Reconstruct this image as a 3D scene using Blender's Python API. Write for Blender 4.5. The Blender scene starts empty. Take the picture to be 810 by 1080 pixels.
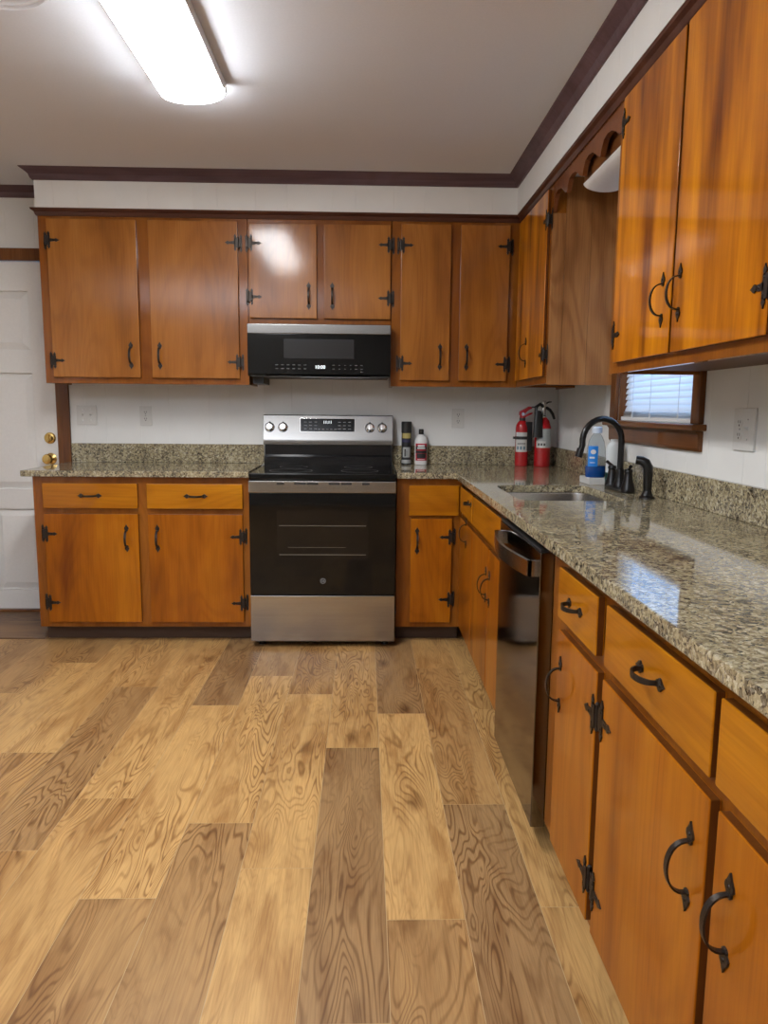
import bpy, bmesh, math, random
from mathutils import Vector, Matrix
random.seed(7)
PI = math.pi
sc = bpy.context.scene
COL = sc.collection

# ------------------------------------------------------------------ camera, world, light, exposure
cam_d = bpy.data.cameras.new('camera'); cam = bpy.data.objects.new('camera', cam_d); COL.objects.link(cam)
pitch, yaw, roll = 0.1393, 0.0271, 0.0087
cyw, syw, cp, sp = math.cos(yaw), math.sin(yaw), math.cos(pitch), math.sin(pitch)
fw = Vector((syw*cp, cyw*cp, -sp)); rt = Vector((cyw, -syw, 0)); up = rt.cross(fw)
cr, sr = math.cos(roll), math.sin(roll)
r2 = rt*cr + up*sr; u2 = up*cr - rt*sr
M = Matrix((r2, u2, -fw)).transposed().to_4x4(); M.translation = Vector((0.2156, -4.4624, 1.2573))
cam.matrix_world = M
cam_d.sensor_fit = 'AUTO'; cam_d.sensor_width = 36.0; cam_d.lens = 774.6/1080*36
cam_d.clip_start = 0.02
sc.camera = cam
world = bpy.data.worlds.new('sky'); sc.world = world; world.use_nodes = True
world.node_tree.nodes['Background'].inputs[0].default_value = (0.30, 0.56, 1.0, 1)
world.node_tree.nodes['Background'].inputs[1].default_value = 3.0
sc.view_settings.view_transform = 'Standard'; sc.view_settings.look = 'None'
sc.view_settings.gamma = 1.0; sc.view_settings.use_curve_mapping = False
sc.view_settings.exposure = 0.76
LED_STRENGTH = 28.0
LED_COLOR = (0.97, 0.985, 1.0)
REAR_POWER = 115.0
REAR_COLOR = (0.93, 0.965, 1.0)

# unseen fill lamp added behind the camera, bounced off the ceiling for ambient light
ld = bpy.data.lights.new('rear_fill_uplight', 'SPOT'); ld.energy = REAR_POWER*4; ld.color = REAR_COLOR; ld.spot_size = 2.3; ld.spot_blend = 0.6; ld.shadow_soft_size = 0.15
lo = bpy.data.objects.new('rear_fill_uplight', ld); lo.location = (-1.3, -5.0, 1.35); lo.rotation_euler = (PI, 0, 0); COL.objects.link(lo)

# ------------------------------------------------------------------ materials
def new_mat(name):
    m = bpy.data.materials.new(name); m.use_nodes = True
    return m, m.node_tree.nodes, m.node_tree.links, m.node_tree.nodes['Principled BSDF']

def simple(name, col, rough=0.5, metal=0.0, coat=0.0, bump=0.0, bscale=60, spec=None, emit=None, estr=0.0):
    m, N, L, b = new_mat(name)
    b.inputs['Base Color'].default_value = (*col, 1); b.inputs['Roughness'].default_value = rough
    b.inputs['Metallic'].default_value = metal; b.inputs['Coat Weight'].default_value = coat
    b.inputs['Coat Roughness'].default_value = 0.06
    if spec is not None: b.inputs['Specular IOR Level'].default_value = spec
    if emit:
        b.inputs['Emission Color'].default_value = (*emit, 1); b.inputs['Emission Strength'].default_value = estr
    tc = N.new('ShaderNodeTexCoord'); n = N.new('ShaderNodeTexNoise'); n.inputs['Scale'].default_value = bscale
    L.new(tc.outputs['Object'], n.inputs['Vector'])
    mx = N.new('ShaderNodeMixRGB'); mx.blend_type = 'MULTIPLY'; mx.inputs[0].default_value = 0.08
    mx.inputs[1].default_value = (*col, 1); L.new(n.outputs['Fac'], mx.inputs[2]); L.new(mx.outputs[0], b.inputs['Base Color'])
    if bump:
        bp = N.new('ShaderNodeBump'); bp.inputs['Strength'].default_value = bump; bp.inputs['Distance'].default_value = 0.01
        L.new(n.outputs['Fac'], bp.inputs['Height']); L.new(bp.outputs[0], b.inputs['Normal'])
    return m

def ramp(N, stops, interp='LINEAR'):
    r = N.new('ShaderNodeValToRGB'); r.color_ramp.interpolation = interp
    e = r.color_ramp.elements
    while len(e) > 1: e.remove(e[-1])
    e[0].position = stops[0][0]; e[0].color = (*stops[0][1], 1)
    for p, c in stops[1:]:
        q = e.new(p); q.color = (*c, 1)
    return r

def noise(N, L, vec, scale, detail=3, rough=0.5, dist=0.0):
    n = N.new('ShaderNodeTexNoise'); n.inputs['Scale'].default_value = scale; n.inputs['Detail'].default_value = detail
    n.inputs['Roughness'].default_value = rough; n.inputs['Distortion'].default_value = dist
    L.new(vec, n.inputs['Vector']); return n

def mapping(N, L, vec, scale):
    mp = N.new('ShaderNodeMapping'); mp.inputs['Scale'].default_value = scale
    L.new(vec, mp.inputs['Vector']); return mp.outputs[0]

def mixc(N, L, mode, fac, a, b):
    m = N.new('ShaderNodeMixRGB'); m.blend_type = mode
    for i, v in enumerate((fac, a, b)):
        if hasattr(v, 'links'): L.new(v, m.inputs[i])
        elif isinstance(v, tuple): m.inputs[i].default_value = (*v, 1)
        else: m.inputs[i].default_value = v
    return m.outputs[0]

def wood(name, dark, mid, light, axis='Z', band=1.0, streak=0.35, rough=0.38, coat=0.7, crough=0.07, wave=0.03, contour=0.25, bandscale=7.0):
    """stained and varnished boards; grain runs along the object's own axis"""
    m, N, L, b = new_mat(name)
    tc = N.new('ShaderNodeTexCoord'); oi = N.new('ShaderNodeObjectInfo')
    mul = N.new('ShaderNodeMath'); mul.operation = 'MULTIPLY'; mul.inputs[1].default_value = 37.0
    L.new(oi.outputs['Random'], mul.inputs[0])
    add = N.new('ShaderNodeVectorMath'); add.operation = 'ADD'
    L.new(tc.outputs['Object'], add.inputs[0]); L.new(mul.outputs[0], add.inputs[1])
    v = add.outputs[0]
    def sc3(a, l):
        return {'Z': (a, a, l), 'X': (l, a, a), 'Y': (a, l, a)}[axis]
    # broad bands of stain along the grain
    n1 = noise(N, L, mapping(N, L, v, sc3(bandscale, bandscale*0.11)), 1.0, 3, 0.55, 0.25)
    # blotches
    n2 = noise(N, L, mapping(N, L, v, sc3(5.0, 2.2)), 1.0, 2, 0.5)
    # contour figure
    n3 = noise(N, L, mapping(N, L, v, sc3(4.0, 0.9)), 1.0, 1, 0.4, 0.3)
    mm = N.new('ShaderNodeMath'); mm.operation = 'MULTIPLY'; mm.inputs[1].default_value = 95.0; L.new(n3.outputs['Fac'], mm.inputs[0])
    sn = N.new('ShaderNodeMath'); sn.operation = 'SINE'; L.new(mm.outputs[0], sn.inputs[0])
    # fine fibres
    n4 = noise(N, L, mapping(N, L, v, sc3(170, 5.0)), 1.0, 2, 0.6)
    r = ramp(N, [(0.30, dark), (0.5, mid), (0.72, light)])
    mixf = N.new('ShaderNodeMix'); mixf.data_type = 'FLOAT'; mixf.inputs[0].default_value = 1-band if band < 1 else 0.35
    L.new(n1.outputs['Fac'], mixf.inputs[2]); L.new(n2.outputs['Fac'], mixf.inputs[3])
    L.new(mixf.outputs[0], r.inputs[0])
    r4 = ramp(N, [(0.25, (0.55, 0.5, 0.45)), (0.6, (1, 1, 1))]); L.new(n4.outputs['Fac'], r4.inputs[0])
    c = mixc(N, L, 'MULTIPLY', streak, r.outputs[0], r4.outputs[0])
    r5 = ramp(N, [(0.0, (0.62, 0.55, 0.5)), (0.6, (1, 1, 1))]); 
    ma = N.new('ShaderNodeMath'); ma.operation = 'MULTIPLY_ADD'; ma.inputs[1].default_value = 0.5; ma.inputs[2].default_value = 0.5
    L.new(sn.outputs[0], ma.inputs[0]); L.new(ma.outputs[0], r5.inputs[0])
    c = mixc(N, L, 'MULTIPLY', contour, c, r5.outputs[0])
    L.new(c, b.inputs['Base Color'])
    b.inputs['Roughness'].default_value = rough
    b.inputs['Coat Weight'].default_value = coat; b.inputs['Coat Roughness'].default_value = crough
    b.inputs['Coat IOR'].default_value = 1.42; b.inputs['Specular IOR Level'].default_value = 0.08
    nb = noise(N, L, mapping(N, L, v, sc3(22, 14)), 1.0, 3, 0.6)
    bp = N.new('ShaderNodeBump'); bp.inputs['Strength'].default_value = wave; bp.inputs['Distance'].default_value = 0.006
    L.new(nb.outputs['Fac'], bp.inputs['Height']); L.new(bp.outputs[0], b.inputs['Normal'])
    L.new(bp.outputs[0], b.inputs['Coat Normal'])
    return m

def granite():
    m, N, L, b = new_mat('granite')
    tc = N.new('ShaderNodeTexCoord'); v0 = tc.outputs['Object']
    nd = noise(N, L, v0, 38, 3)
    dv = N.new('ShaderNodeVectorMath'); dv.operation = 'MULTIPLY_ADD'
    L.new(nd.outputs['Color'], dv.inputs[0]); dv.inputs[1].default_value = (0.03, 0.03, 0.03); L.new(v0, dv.inputs[2])
    v = mapping(N, L, dv.outputs[0], (1, 1, 1))
    def cell(scale):
        vo = N.new('ShaderNodeTexVoronoi'); vo.inputs['Scale'].default_value = scale; L.new(v, vo.inputs['Vector'])
        se = N.new('ShaderNodeSeparateColor'); L.new(vo.outputs['Color'], se.inputs[0]); return se.outputs[0], se.outputs[1]
    a, a2 = cell(125); c, c2 = cell(250)
    big = noise(N, L, v0, 12, 3, 0.6)
    mx = N.new('ShaderNodeMath'); mx.operation = 'MULTIPLY_ADD'; mx.inputs[1].default_value = 0.75
    L.new(a, mx.inputs[0]); 
    sb = N.new('ShaderNodeMath'); sb.operation = 'MULTIPLY_ADD'; sb.inputs[1].default_value = 0.9; sb.inputs[2].default_value = -0.33
    L.new(big.outputs['Fac'], sb.inputs[0]); L.new(sb.outputs[0], mx.inputs[2])
    r = ramp(N, [(0.0, (0.022, 0.018, 0.014)), (0.17, (0.07, 0.055, 0.040)), (0.30, (0.185, 0.145, 0.085)), (0.45, (0.305, 0.25, 0.14)),
                 (0.64, (0.41, 0.35, 0.21)), (0.80, (0.53, 0.475, 0.335)), (0.93, (0.17, 0.145, 0.12))], 'CONSTANT')
    L.new(mx.outputs[0], r.inputs[0])
    r2_ = ramp(N, [(0.0, (0.02, 0.018, 0.016)), (0.16, (0.19, 0.145, 0.09)), (0.45, (0.37, 0.315, 0.20)), (0.8, (0.54, 0.485, 0.36))], 'CONSTANT')
    L.new(c, r2_.inputs[0])
    col = mixc(N, L, 'MIX', 0.33, r.outputs[0], r2_.outputs[0])
    L.new(col, b.inputs['Base Color'])
    b.inputs['Roughness'].default_value = 0.06; b.inputs['Specular IOR Level'].default_value = 0.38
    b.inputs['Coat Weight'].default_value = 0.0; b.inputs['Coat Roughness'].default_value = 0.03
    return m

def steel(name, col=(0.62, 0.6, 0.57), rough=0.24, axis='X', aniso=0.7):
    m, N, L, b = new_mat(name)
    tc = N.new('ShaderNodeTexCoord')
    s = {'X': (3, 260, 260), 'Y': (260, 3, 260), 'Z': (260, 260, 3)}[axis]
    n = noise(N, L, mapping(N, L, tc.outputs['Object'], s), 1.0, 2)
    r = ramp(N, [(0.3, tuple(x*0.9 for x in col)), (0.7, col)]); L.new(n.outputs['Fac'], r.inputs[0]); L.new(r.outputs[0], b.inputs['Base Color'])
    b.inputs['Metallic'].default_value = 1.0; b.inputs['Roughness'].default_value = rough
    b.inputs['Anisotropic'].default_value = aniso
    bp = N.new('ShaderNodeBump'); bp.inputs['Strength'].default_value = 0.02; bp.inputs['Distance'].default_value = 0.002
    L.new(n.outputs['Fac'], bp.inputs['Height']); L.new(bp.outputs[0], b.inputs['Normal'])
    return m

def floor_mat(name, light, mid, dark):
    """planks: uv shifts every board, the tone attribute says how dark a board it is"""
    m, N, L, b = new_mat(name)
    uv = N.new('ShaderNodeUVMap'); uv.uv_map = 'UVMap'; at = N.new('ShaderNodeAttribute'); at.attribute_name = 'tone'
    v = uv.outputs[0]
    base = ramp(N, [(0.0, light), (0.5, mid), (1.0, dark)]); L.new(at.outputs['Fac'], base.inputs[0])
    # cathedral figure: contour lines of a stretched noise field
    f = noise(N, L, mapping(N, L, v, (9.0, 1.5, 1)), 1.0, 2, 0.42, 0.55)
    mm = N.new('ShaderNodeMath'); mm.operation = 'MULTIPLY'; mm.inputs[1].default_value = 150.0; L.new(f.outputs['Fac'], mm.inputs[0])
    sn = N.new('ShaderNodeMath'); sn.operation = 'SINE'; L.new(mm.outputs[0], sn.inputs[0])
    ma = N.new('ShaderNodeMath'); ma.operation = 'MULTIPLY_ADD'; ma.inputs[1].default_value = 0.5; ma.inputs[2].default_value = 0.5; L.new(sn.outputs[0], ma.inputs[0])
    rr = ramp(N, [(0.0, (0.52, 0.43, 0.36)), (0.25, (0.82, 0.78, 0.74)), (0.5, (1, 1, 1))]); L.new(ma.outputs[0], rr.inputs[0])
    msk = noise(N, L, mapping(N, L, v, (5, 1.1, 1)), 1.0, 2, 0.5)
    mr = ramp(N, [(0.40, (0.12, 0.12, 0.12)), (0.60, (0.92, 0.92, 0.92))]); L.new(msk.outputs['Fac'], mr.inputs[0])
    c = mixc(N, L, 'MULTIPLY', mr.outputs[0], base.outputs[0], rr.outputs[0])
    # soft brown clouds
    cl = noise(N, L, mapping(N, L, v, (11, 2.0, 1)), 1.0, 4, 0.6, 0.8)
    rc = ramp(N, [(0.36, (0.64, 0.54, 0.45)), (0.52, (0.95, 0.94, 0.92)), (0.7, (1.1, 1.08, 1.03))]); L.new(cl.outputs['Fac'], rc.inputs[0])
    c = mixc(N, L, 'MULTIPLY', 0.85, c, rc.outputs[0])
    # fibres
    fi = noise(N, L, mapping(N, L, v, (240, 7, 1)), 1.0, 2, 0.6)
    rf = ramp(N, [(0.28, (0.60, 0.54, 0.48)), (0.58, (1, 1, 1))]); L.new(fi.outputs['Fac'], rf.inputs[0])
    c = mixc(N, L, 'MULTIPLY', 0.5, c, rf.outputs[0])
    # knots
    vo = N.new('ShaderNodeTexVoronoi'); vo.inputs['Scale'].default_value = 1.0; L.new(mapping(N, L, v, (4.6, 1.9, 1)), vo.inputs['Vector'])
    rk = ramp(N, [(0.0, (0.16, 0.10, 0.07)), (0.05, (0.42, 0.33, 0.27)), (0.16, (1, 1, 1))]); L.new(vo.outputs['Distance'], rk.inputs[0])
    c = mixc(N, L, 'MULTIPLY', 0.8, c, rk.outputs[0])
    L.new(c, b.inputs['Base Color'])
    b.inputs['Roughness'].default_value = 0.42; b.inputs['Specular IOR Level'].default_value = 0.4
    bp = N.new('ShaderNodeBump'); bp.inputs['Strength'].default_value = 0.12; bp.inputs['Distance'].default_value = 0.002
    L.new(fi.outputs['Fac'], bp.inputs['Height']); L.new(bp.outputs[0], b.inputs['Normal'])
    return m

W_LOW = wood('orange_varnished_wood', (0.175, 0.040, 0.0016), (0.36, 0.105, 0.0030), (0.46, 0.158, 0.005), wave=0.03, crough=0.05)
W_LOWH = wood('orange_varnished_wood_flat_grain', (0.27, 0.078, 0.0022), (0.42, 0.148, 0.0038), (0.52, 0.205, 0.006), axis='X', wave=0.03, crough=0.05)
W_UP = wood('brown_varnished_wood', (0.22, 0.072, 0.010), (0.34, 0.122, 0.018), (0.42, 0.165, 0.028), wave=0.045, crough=0.13)
W_RUP = wood('banded_varnished_wood', (0.15, 0.034, 0.002), (0.46, 0.145, 0.0035), (0.68, 0.255, 0.006), band=0.92, bandscale=11, wave=0.06, contour=0.12, rough=0.3)
W_FRAME = wood('frame_wood', (0.17, 0.046, 0.005), (0.25, 0.076, 0.008), (0.32, 0.11, 0.013), wave=0.05)
W_FRAMEH = wood('frame_wood_flat_grain', (0.13, 0.036, 0.009), (0.18, 0.054, 0.014), (0.22, 0.074, 0.02), axis='X', wave=0.05)
W_PLY = wood('bare_plywood', (0.25, 0.10, 0.030), (0.37, 0.160, 0.052), (0.46, 0.215, 0.078), coat=0.1, rough=0.5, contour=0.55, streak=0.5, wave=0.05)
W_TRIM = wood('dark_brown_trim', (0.092, 0.055, 0.060), (0.125, 0.076, 0.083), (0.155, 0.097, 0.105), axis='X', coat=0.2, rough=0.42, wave=0.03)
W_TRIMR = wood('reddish_brown_trim', (0.062, 0.022, 0.014), (0.090, 0.034, 0.021), (0.12, 0.048, 0.03), axis='X', coat=0.4, rough=0.4, wave=0.03)
W_CASE = wood('dark_brown_casing', (0.105, 0.034, 0.009), (0.165, 0.060, 0.016), (0.22, 0.088, 0.026), axis='Z', coat=0.5, rough=0.35, streak=0.6, wave=0.04)
W_CASEH = wood('dark_brown_casing_flat_grain', (0.09, 0.030, 0.009), (0.145, 0.052, 0.015), (0.19, 0.076, 0.023), axis='Y', coat=0.5, rough=0.35, streak=0.6, wave=0.04)
W_EDGE = wood('edge_stain_gap_shade', (0.075, 0.020, 0.004), (0.11, 0.032, 0.006), (0.15, 0.048, 0.009), wave=0.03)  # darker door sides: edge stain with the shade of the gaps put into it
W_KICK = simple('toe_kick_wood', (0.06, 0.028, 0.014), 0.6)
W_IN = simple('cabinet_inside', (0.12, 0.05, 0.018), 0.6)
GRANITE = granite()
STEEL = steel('brushed_steel', (0.42, 0.405, 0.38), 0.2); STEELV = steel('brushed_steel_basin', (0.5, 0.48, 0.46), 0.25, 'Y')
STEELP = steel('brushed_steel_panel', (0.27, 0.26, 0.245), 0.22)
DKSTEEL = steel('dark_steel', (0.20, 0.185, 0.17), 0.085, 'Y', 0.0)
DKSTEEL2 = steel('dark_steel_handle', (0.48, 0.46, 0.44), 0.2, 'Y', 0.4)
CHROME = simple('chrome', (0.75, 0.74, 0.72), 0.12, 1.0)
BGLASS = simple('black_glass', (0.004, 0.004, 0.004), 0.045, 0.0, 0.0, spec=0.32)
BGLASS2 = simple('black_glass_window', (0.009, 0.0075, 0.0065), 0.06, spec=0.32)
BENAMEL = simple('black_enamel', (0.008, 0.008, 0.009), 0.14)
BPLASTIC = simple('black_plastic', (0.012, 0.012, 0.012), 0.42)
GREYP = simple('grey_print', (0.32, 0.32, 0.32), 0.5)
MIDGREY = simple('dim_grey_print', (0.10, 0.10, 0.10), 0.4)
SOFTGREY = simple('grey_glass_window', (0.022, 0.022, 0.023), 0.12)
IRON = simple('black_iron', (0.040, 0.031, 0.025), 0.40, 0.7, bump=0.12, bscale=300)
BRONZE = simple('black_bronze', (0.011, 0.010, 0.010), 0.28, 0.3)
WALL = simple('painted_panelling', (0.76, 0.755, 0.73), 0.5, bump=0.03, bscale=8)
CEIL = simple('ceiling_paint', (0.745, 0.775, 0.84), 0.8, bump=0.05, bscale=120)
DOORW = simple('white_door_paint', (0.78, 0.765, 0.735), 0.38)
PLATE = simple('ivory_plate', (0.66, 0.65, 0.62), 0.35)
PLATED = simple('plate_slot', (0.05, 0.05, 0.048), 0.5)
BRASS = simple('brass', (0.62, 0.42, 0.14), 0.22, 1.0)
WHITEP = simple('white_plastic', (0.72, 0.72, 0.71), 0.35)
BLINDM = None
RED = simple('red_enamel', (0.42, 0.010, 0.014), 0.25, coat=0.4)
REDD = simple('red_print', (0.46, 0.02, 0.04), 0.4)
LABELW = simple('white_label', (0.60, 0.59, 0.56), 0.45)
LABELG = simple('grey_label', (0.36, 0.37, 0.36), 0.4)
GOLD = simple('gold_print', (0.45, 0.36, 0.12), 0.4)
PURPLE = simple('dark_violet_print', (0.03, 0.025, 0.08), 0.4)
BLUEL = simple('blue_label', (0.01, 0.22, 0.70), 0.4)
GREENC = simple('green_plastic', (0.006, 0.05, 0.035), 0.35)
PINKP = simple('pink_print', (0.5, 0.16, 0.22), 0.5)
LIGHTGREY = simple('bottle_label_grey', (0.62, 0.65, 0.65), 0.4)
FLOOR = floor_mat('oak_plank_floor', (0.57, 0.345, 0.130), (0.45, 0.257, 0.094), (0.325, 0.193, 0.084))
ENTRY = floor_mat('dark_plank_floor', (0.27, 0.145, 0.062), (0.20, 0.105, 0.045), (0.13, 0.066, 0.028))

def led_mat(name, col, strength):
    m, N, L, b = new_mat(name)
    b.inputs['Base Color'].default_value = (0.8, 0.8, 0.8, 1)
    b.inputs['Emission Color'].default_value = (*col, 1); b.inputs['Emission Strength'].default_value = strength
    return m
LED = led_mat('lit_diffuser', LED_COLOR, LED_STRENGTH)
DISP = led_mat('lit_digits', (0.85, 0.95, 1.0), 0.9)
OPAL = simple('unlit_diffuser', (0.74, 0.73, 0.70), 0.4)

def glass(name, col=(1, 1, 1), rough=0.0, ior=1.45):
    m, N, L, b = new_mat(name)
    b.inputs['Base Color'].default_value = (*col, 1); b.inputs['Transmission Weight'].default_value = 1.0
    b.inputs['Roughness'].default_value = rough; b.inputs['IOR'].default_value = ior
    return m
PANE = glass('window_glass', (1, 1, 1), 0.0, 1.05)
BOTTLEC = glass('clear_bottle', (0.93, 0.97, 1.0), 0.03, 1.12)
def cloudy(m, f):
    N, L = m.node_tree.nodes, m.node_tree.links; b = N['Principled BSDF']
    d = N.new('ShaderNodeBsdfDiffuse'); d.inputs[0].default_value = (0.6, 0.66, 0.68, 1)
    mx = N.new('ShaderNodeMixShader'); mx.inputs[0].default_value = f
    L.new(b.outputs[0], mx.inputs[1]); L.new(d.outputs[0], mx.inputs[2]); L.new(mx.outputs[0], N['Material Output'].inputs[0])
cloudy(BOTTLEC, 0.14)
SOAP = simple('blue_soap', (0.004, 0.06, 0.26), 0.08, coat=0.6)
def translucent(name, col):
    m, N, L, b = new_mat(name)
    t = N.new('ShaderNodeBsdfTranslucent'); t.inputs[0].default_value = (*col, 1)
    b.inputs['Base Color'].default_value = (*col, 1); b.inputs['Roughness'].default_value = 0.4
    mx = N.new('ShaderNodeMixShader'); mx.inputs[0].default_value = 0.45
    L.new(b.outputs[0], mx.inputs[1]); L.new(t.outputs[0], mx.inputs[2]); L.new(mx.outputs[0], N['Material Output'].inputs[0])
    return m
BLINDM = translucent('white_blind', (0.86, 0.86, 0.86))

# ------------------------------------------------------------------ mesh helpers
class MB:
    def __init__(s): s.bm = bmesh.new()
    def _new(s, before, mi):
        for f in s.bm.faces:
            if f.index == -1 or f not in before: f.material_index = mi
    def box(s, x0, x1, y0, y1, z0, z1, bev=0.0, mi=0, seg=2):
        t = bmesh.new()
        bmesh.ops.create_cube(t, size=1.0)
        bmesh.ops.scale(t, vec=(abs(x1-x0), abs(y1-y0), abs(z1-z0)), verts=t.verts)
        bmesh.ops.translate(t, vec=((x0+x1)/2, (y0+y1)/2, (z0+z1)/2), verts=t.verts)
        if bev: bmesh.ops.bevel(t, geom=list(t.edges), offset=bev, segments=seg, affect='EDGES', profile=0.5)
        return s.merge(t, mi)
    def merge(s, t, mi=0, mat=None):
        if mat is not None: bmesh.ops.transform(t, matrix=mat, verts=t.verts)
        for f in t.faces: f.material_index = mi
        me = bpy.data.meshes.new('tmp'); t.to_mesh(me); t.free(); s.bm.from_mesh(me); bpy.data.meshes.remove(me); return s
    def cyl(s, p0, p1, r0, r1=None, seg=24, mi=0, caps=True):
        p0, p1 = Vector(p0), Vector(p1); r1 = r0 if r1 is None else r1
        t = bmesh.new(); d = p1-p0
        bmesh.ops.create_cone(t, cap_ends=caps, segments=seg, radius1=r0, radius2=r1, depth=d.length)
        q = Vector((0, 0, 1)).rotation_difference(d.normalized()).to_matrix().to_4x4()
        return s.merge(t, mi, Matrix.Translation((p0+p1)/2) @ q)
    def sphere(s, c, r, mi=0, scale=(1, 1, 1), seg=16):
        t = bmesh.new(); bmesh.ops.create_uvsphere(t, u_segments=seg, v_segments=seg//2+2, radius=r)
        return s.merge(t, mi, Matrix.Translation(c) @ Matrix.Diagonal((*scale, 1)))
    def lathe(s, prof, c=(0, 0, 0), seg=32, mi=0, sx=1.0, sy=1.0, axis=None, closed=False):
        """prof: list of (radius, height)"""
        t = bmesh.new(); rings = []
        for r, h in prof:
            if r < 1e-6: rings.append([t.verts.new((0, 0, h))])
            else: rings.append([t.verts.new((r*sx*math.cos(2*PI*k/seg), r*sy*math.sin(2*PI*k/seg), h)) for k in range(seg)])
        for a, b in zip(rings, rings[1:]):
            for k in range(seg):
                k2 = (k+1) % seg
                if len(a) == 1 and len(b) == 1: continue
                if len(a) == 1: t.faces.new((a[0], b[k2], b[k]))
                elif len(b) == 1: t.faces.new((a[k], a[k2], b[0]))
                else: t.faces.new((a[k], a[k2], b[k2], b[k]))
        bmesh.ops.recalc_face_normals(t, faces=t.faces)
        mat = Matrix.Translation(c)
        if axis is not None: mat = mat @ Vector((0, 0, 1)).rotation_difference(Vector(axis).normalized()).to_matrix().to_4x4()
        return s.merge(t, mi, mat)
    def prism(s, pts, axis, a0, a1, mi=0, bev=0.0):
        """pts: 2D outline; axis 'y': (x,z) outline extruded y a0..a1; 'z': (x,y); 'x': (y,z)"""
        t = bmesh.new()
        def P(p, a):
            return {'y': (p[0], a, p[1]), 'z': (p[0], p[1], a), 'x': (a, p[0], p[1])}[axis]
        A = [t.verts.new(P(p, a0)) for p in pts]; B = [t.verts.new(P(p, a1)) for p in pts]
        n = len(pts)
        t.faces.new(A); t.faces.new(B[::-1])
        for i in range(n): t.faces.new((A[i], B[i], B[(i+1) % n], A[(i+1) % n]))
        bmesh.ops.recalc_face_normals(t, faces=t.faces)
        if bev: bmesh.ops.bevel(t, geom=[e for e in t.edges if len(e.link_faces) == 2 and e.calc_face_angle() > 0.9], offset=bev, segments=2, affect='EDGES', profile=0.5)
        return s.merge(t, mi)
    def tube(s, pts, r, seg=18, mi=0, caps=True, flat=1.0):
        """round tube along points; r a number or list"""
        t = bmesh.new(); pts = [Vector(p) for p in pts]; n = len(pts); rings = []
        nrm = None
        for i, p in enumerate(pts):
            d = (pts[min(i+1, n-1)] - pts[max(i-1, 0)]).normalized()
            if nrm is None:
                nrm = d.orthogonal().normalized()
            else:
                nrm = (nrm - d*nrm.dot(d)).normalized()
            bn = d.cross(nrm); rr = r[i] if isinstance(r, (list, tuple)) else r
            rings.append([t.verts.new(p + (nrm*math.cos(2*PI*k/seg) + bn*math.sin(2*PI*k/seg)*flat)*rr) for k in range(seg)])
        for a, b in zip(rings, rings[1:]):
            for k in range(seg): t.faces.new((a[k], a[(k+1) % seg], b[(k+1) % seg], b[k]))
        if caps: t.faces.new(rings[0][::-1]); t.faces.new(rings[-1])
        bmesh.ops.recalc_face_normals(t, faces=t.faces)
        return s.merge(t, mi)
    def strip(s, path, w, th, mi=0, wa='x'):
        """flat bar bent in the y-z plane (wa='x' width along x); path of (y,z)"""
        t = bmesh.new(); n = len(path); rows = []
        for i, (y, z) in enumerate(path):
            a = Vector(path[max(i-1, 0)]); b = Vector(path[min(i+1, n-1)]); d = (b-a).normalized(); nr = Vector((-d.y, d.x))
            ww = w[i] if isinstance(w, (list, tuple)) else w
            rows.append([t.verts.new((sx*ww/2, y+nr.x*sn*th/2, z+nr.y*sn*th/2)) for sx, sn in ((-1, -1), (1, -1), (1, 1), (-1, 1))])
        for a, b in zip(rows, rows[1:]):
            for k in range(4): t.faces.new((a[k], a[(k+1) % 4], b[(k+1) % 4], b[k]))
        t.faces.new(rows[0][::-1]); t.faces.new(rows[-1])
        bmesh.ops.recalc_face_normals(t, faces=t.faces)
        return s.merge(t, mi)
    def build(s, name, mats, parent=None, loc=(0, 0, 0), rot=(0, 0, 0), smooth=27):
        if not isinstance(mats, (list, tuple)): mats = [mats]
        me = bpy.data.meshes.new(name); s.bm.to_mesh(me); s.bm.free()
        for m in mats: me.materials.append(m)
        if smooth:
            me.polygons.foreach_set('use_smooth', [True]*len(me.polygons))
            me.set_sharp_from_angle(angle=math.radians(smooth))
        o = bpy.data.objects.new(name, me); COL.objects.link(o)
        o.location = loc; o.rotation_euler = rot
        if parent: o.parent = parent
        if smooth:
            wn = o.modifiers.new('weighted_normals', 'WEIGHTED_NORMAL'); wn.keep_sharp = True; wn.weight = 100
        return o

def thing(name, label, cat, loc=(0, 0, 0), rz=0, group=None):
    o = bpy.data.objects.new(name, None); COL.objects.link(o); o.location = loc; o.rotation_euler = (0, 0, rz)
    o.empty_display_size = 0.05
    o['label'] = label; o['category'] = cat
    if group: o['group'] = group
    return o
def struct(o, label=None):
    o['kind'] = 'structure'
    if label: o['label'] = label
    return o
def text(name, body, size, mat, parent, loc, rot=(PI/2, 0, 0), ext=0.0004, align='CENTER', squash=1.0):
    cu = bpy.data.curves.new(name, 'FONT'); cu.body = body; cu.size = size; cu.extrude = ext; cu.align_x = align; cu.align_y = 'CENTER'
    cu.resolution_u = 3
    o = bpy.data.objects.new(name, cu); COL.objects.link(o)
    me = bpy.data.meshes.new_from_object(o); bpy.data.objects.remove(o); bpy.data.curves.remove(cu)
    me.materials.clear(); me.materials.append(mat)
    q = bpy.data.objects.new(name, me); COL.objects.link(q); q.location = loc; q.rotation_euler = rot; q.parent = parent
    q.scale = (squash, 1, 1)
    return q
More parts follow.
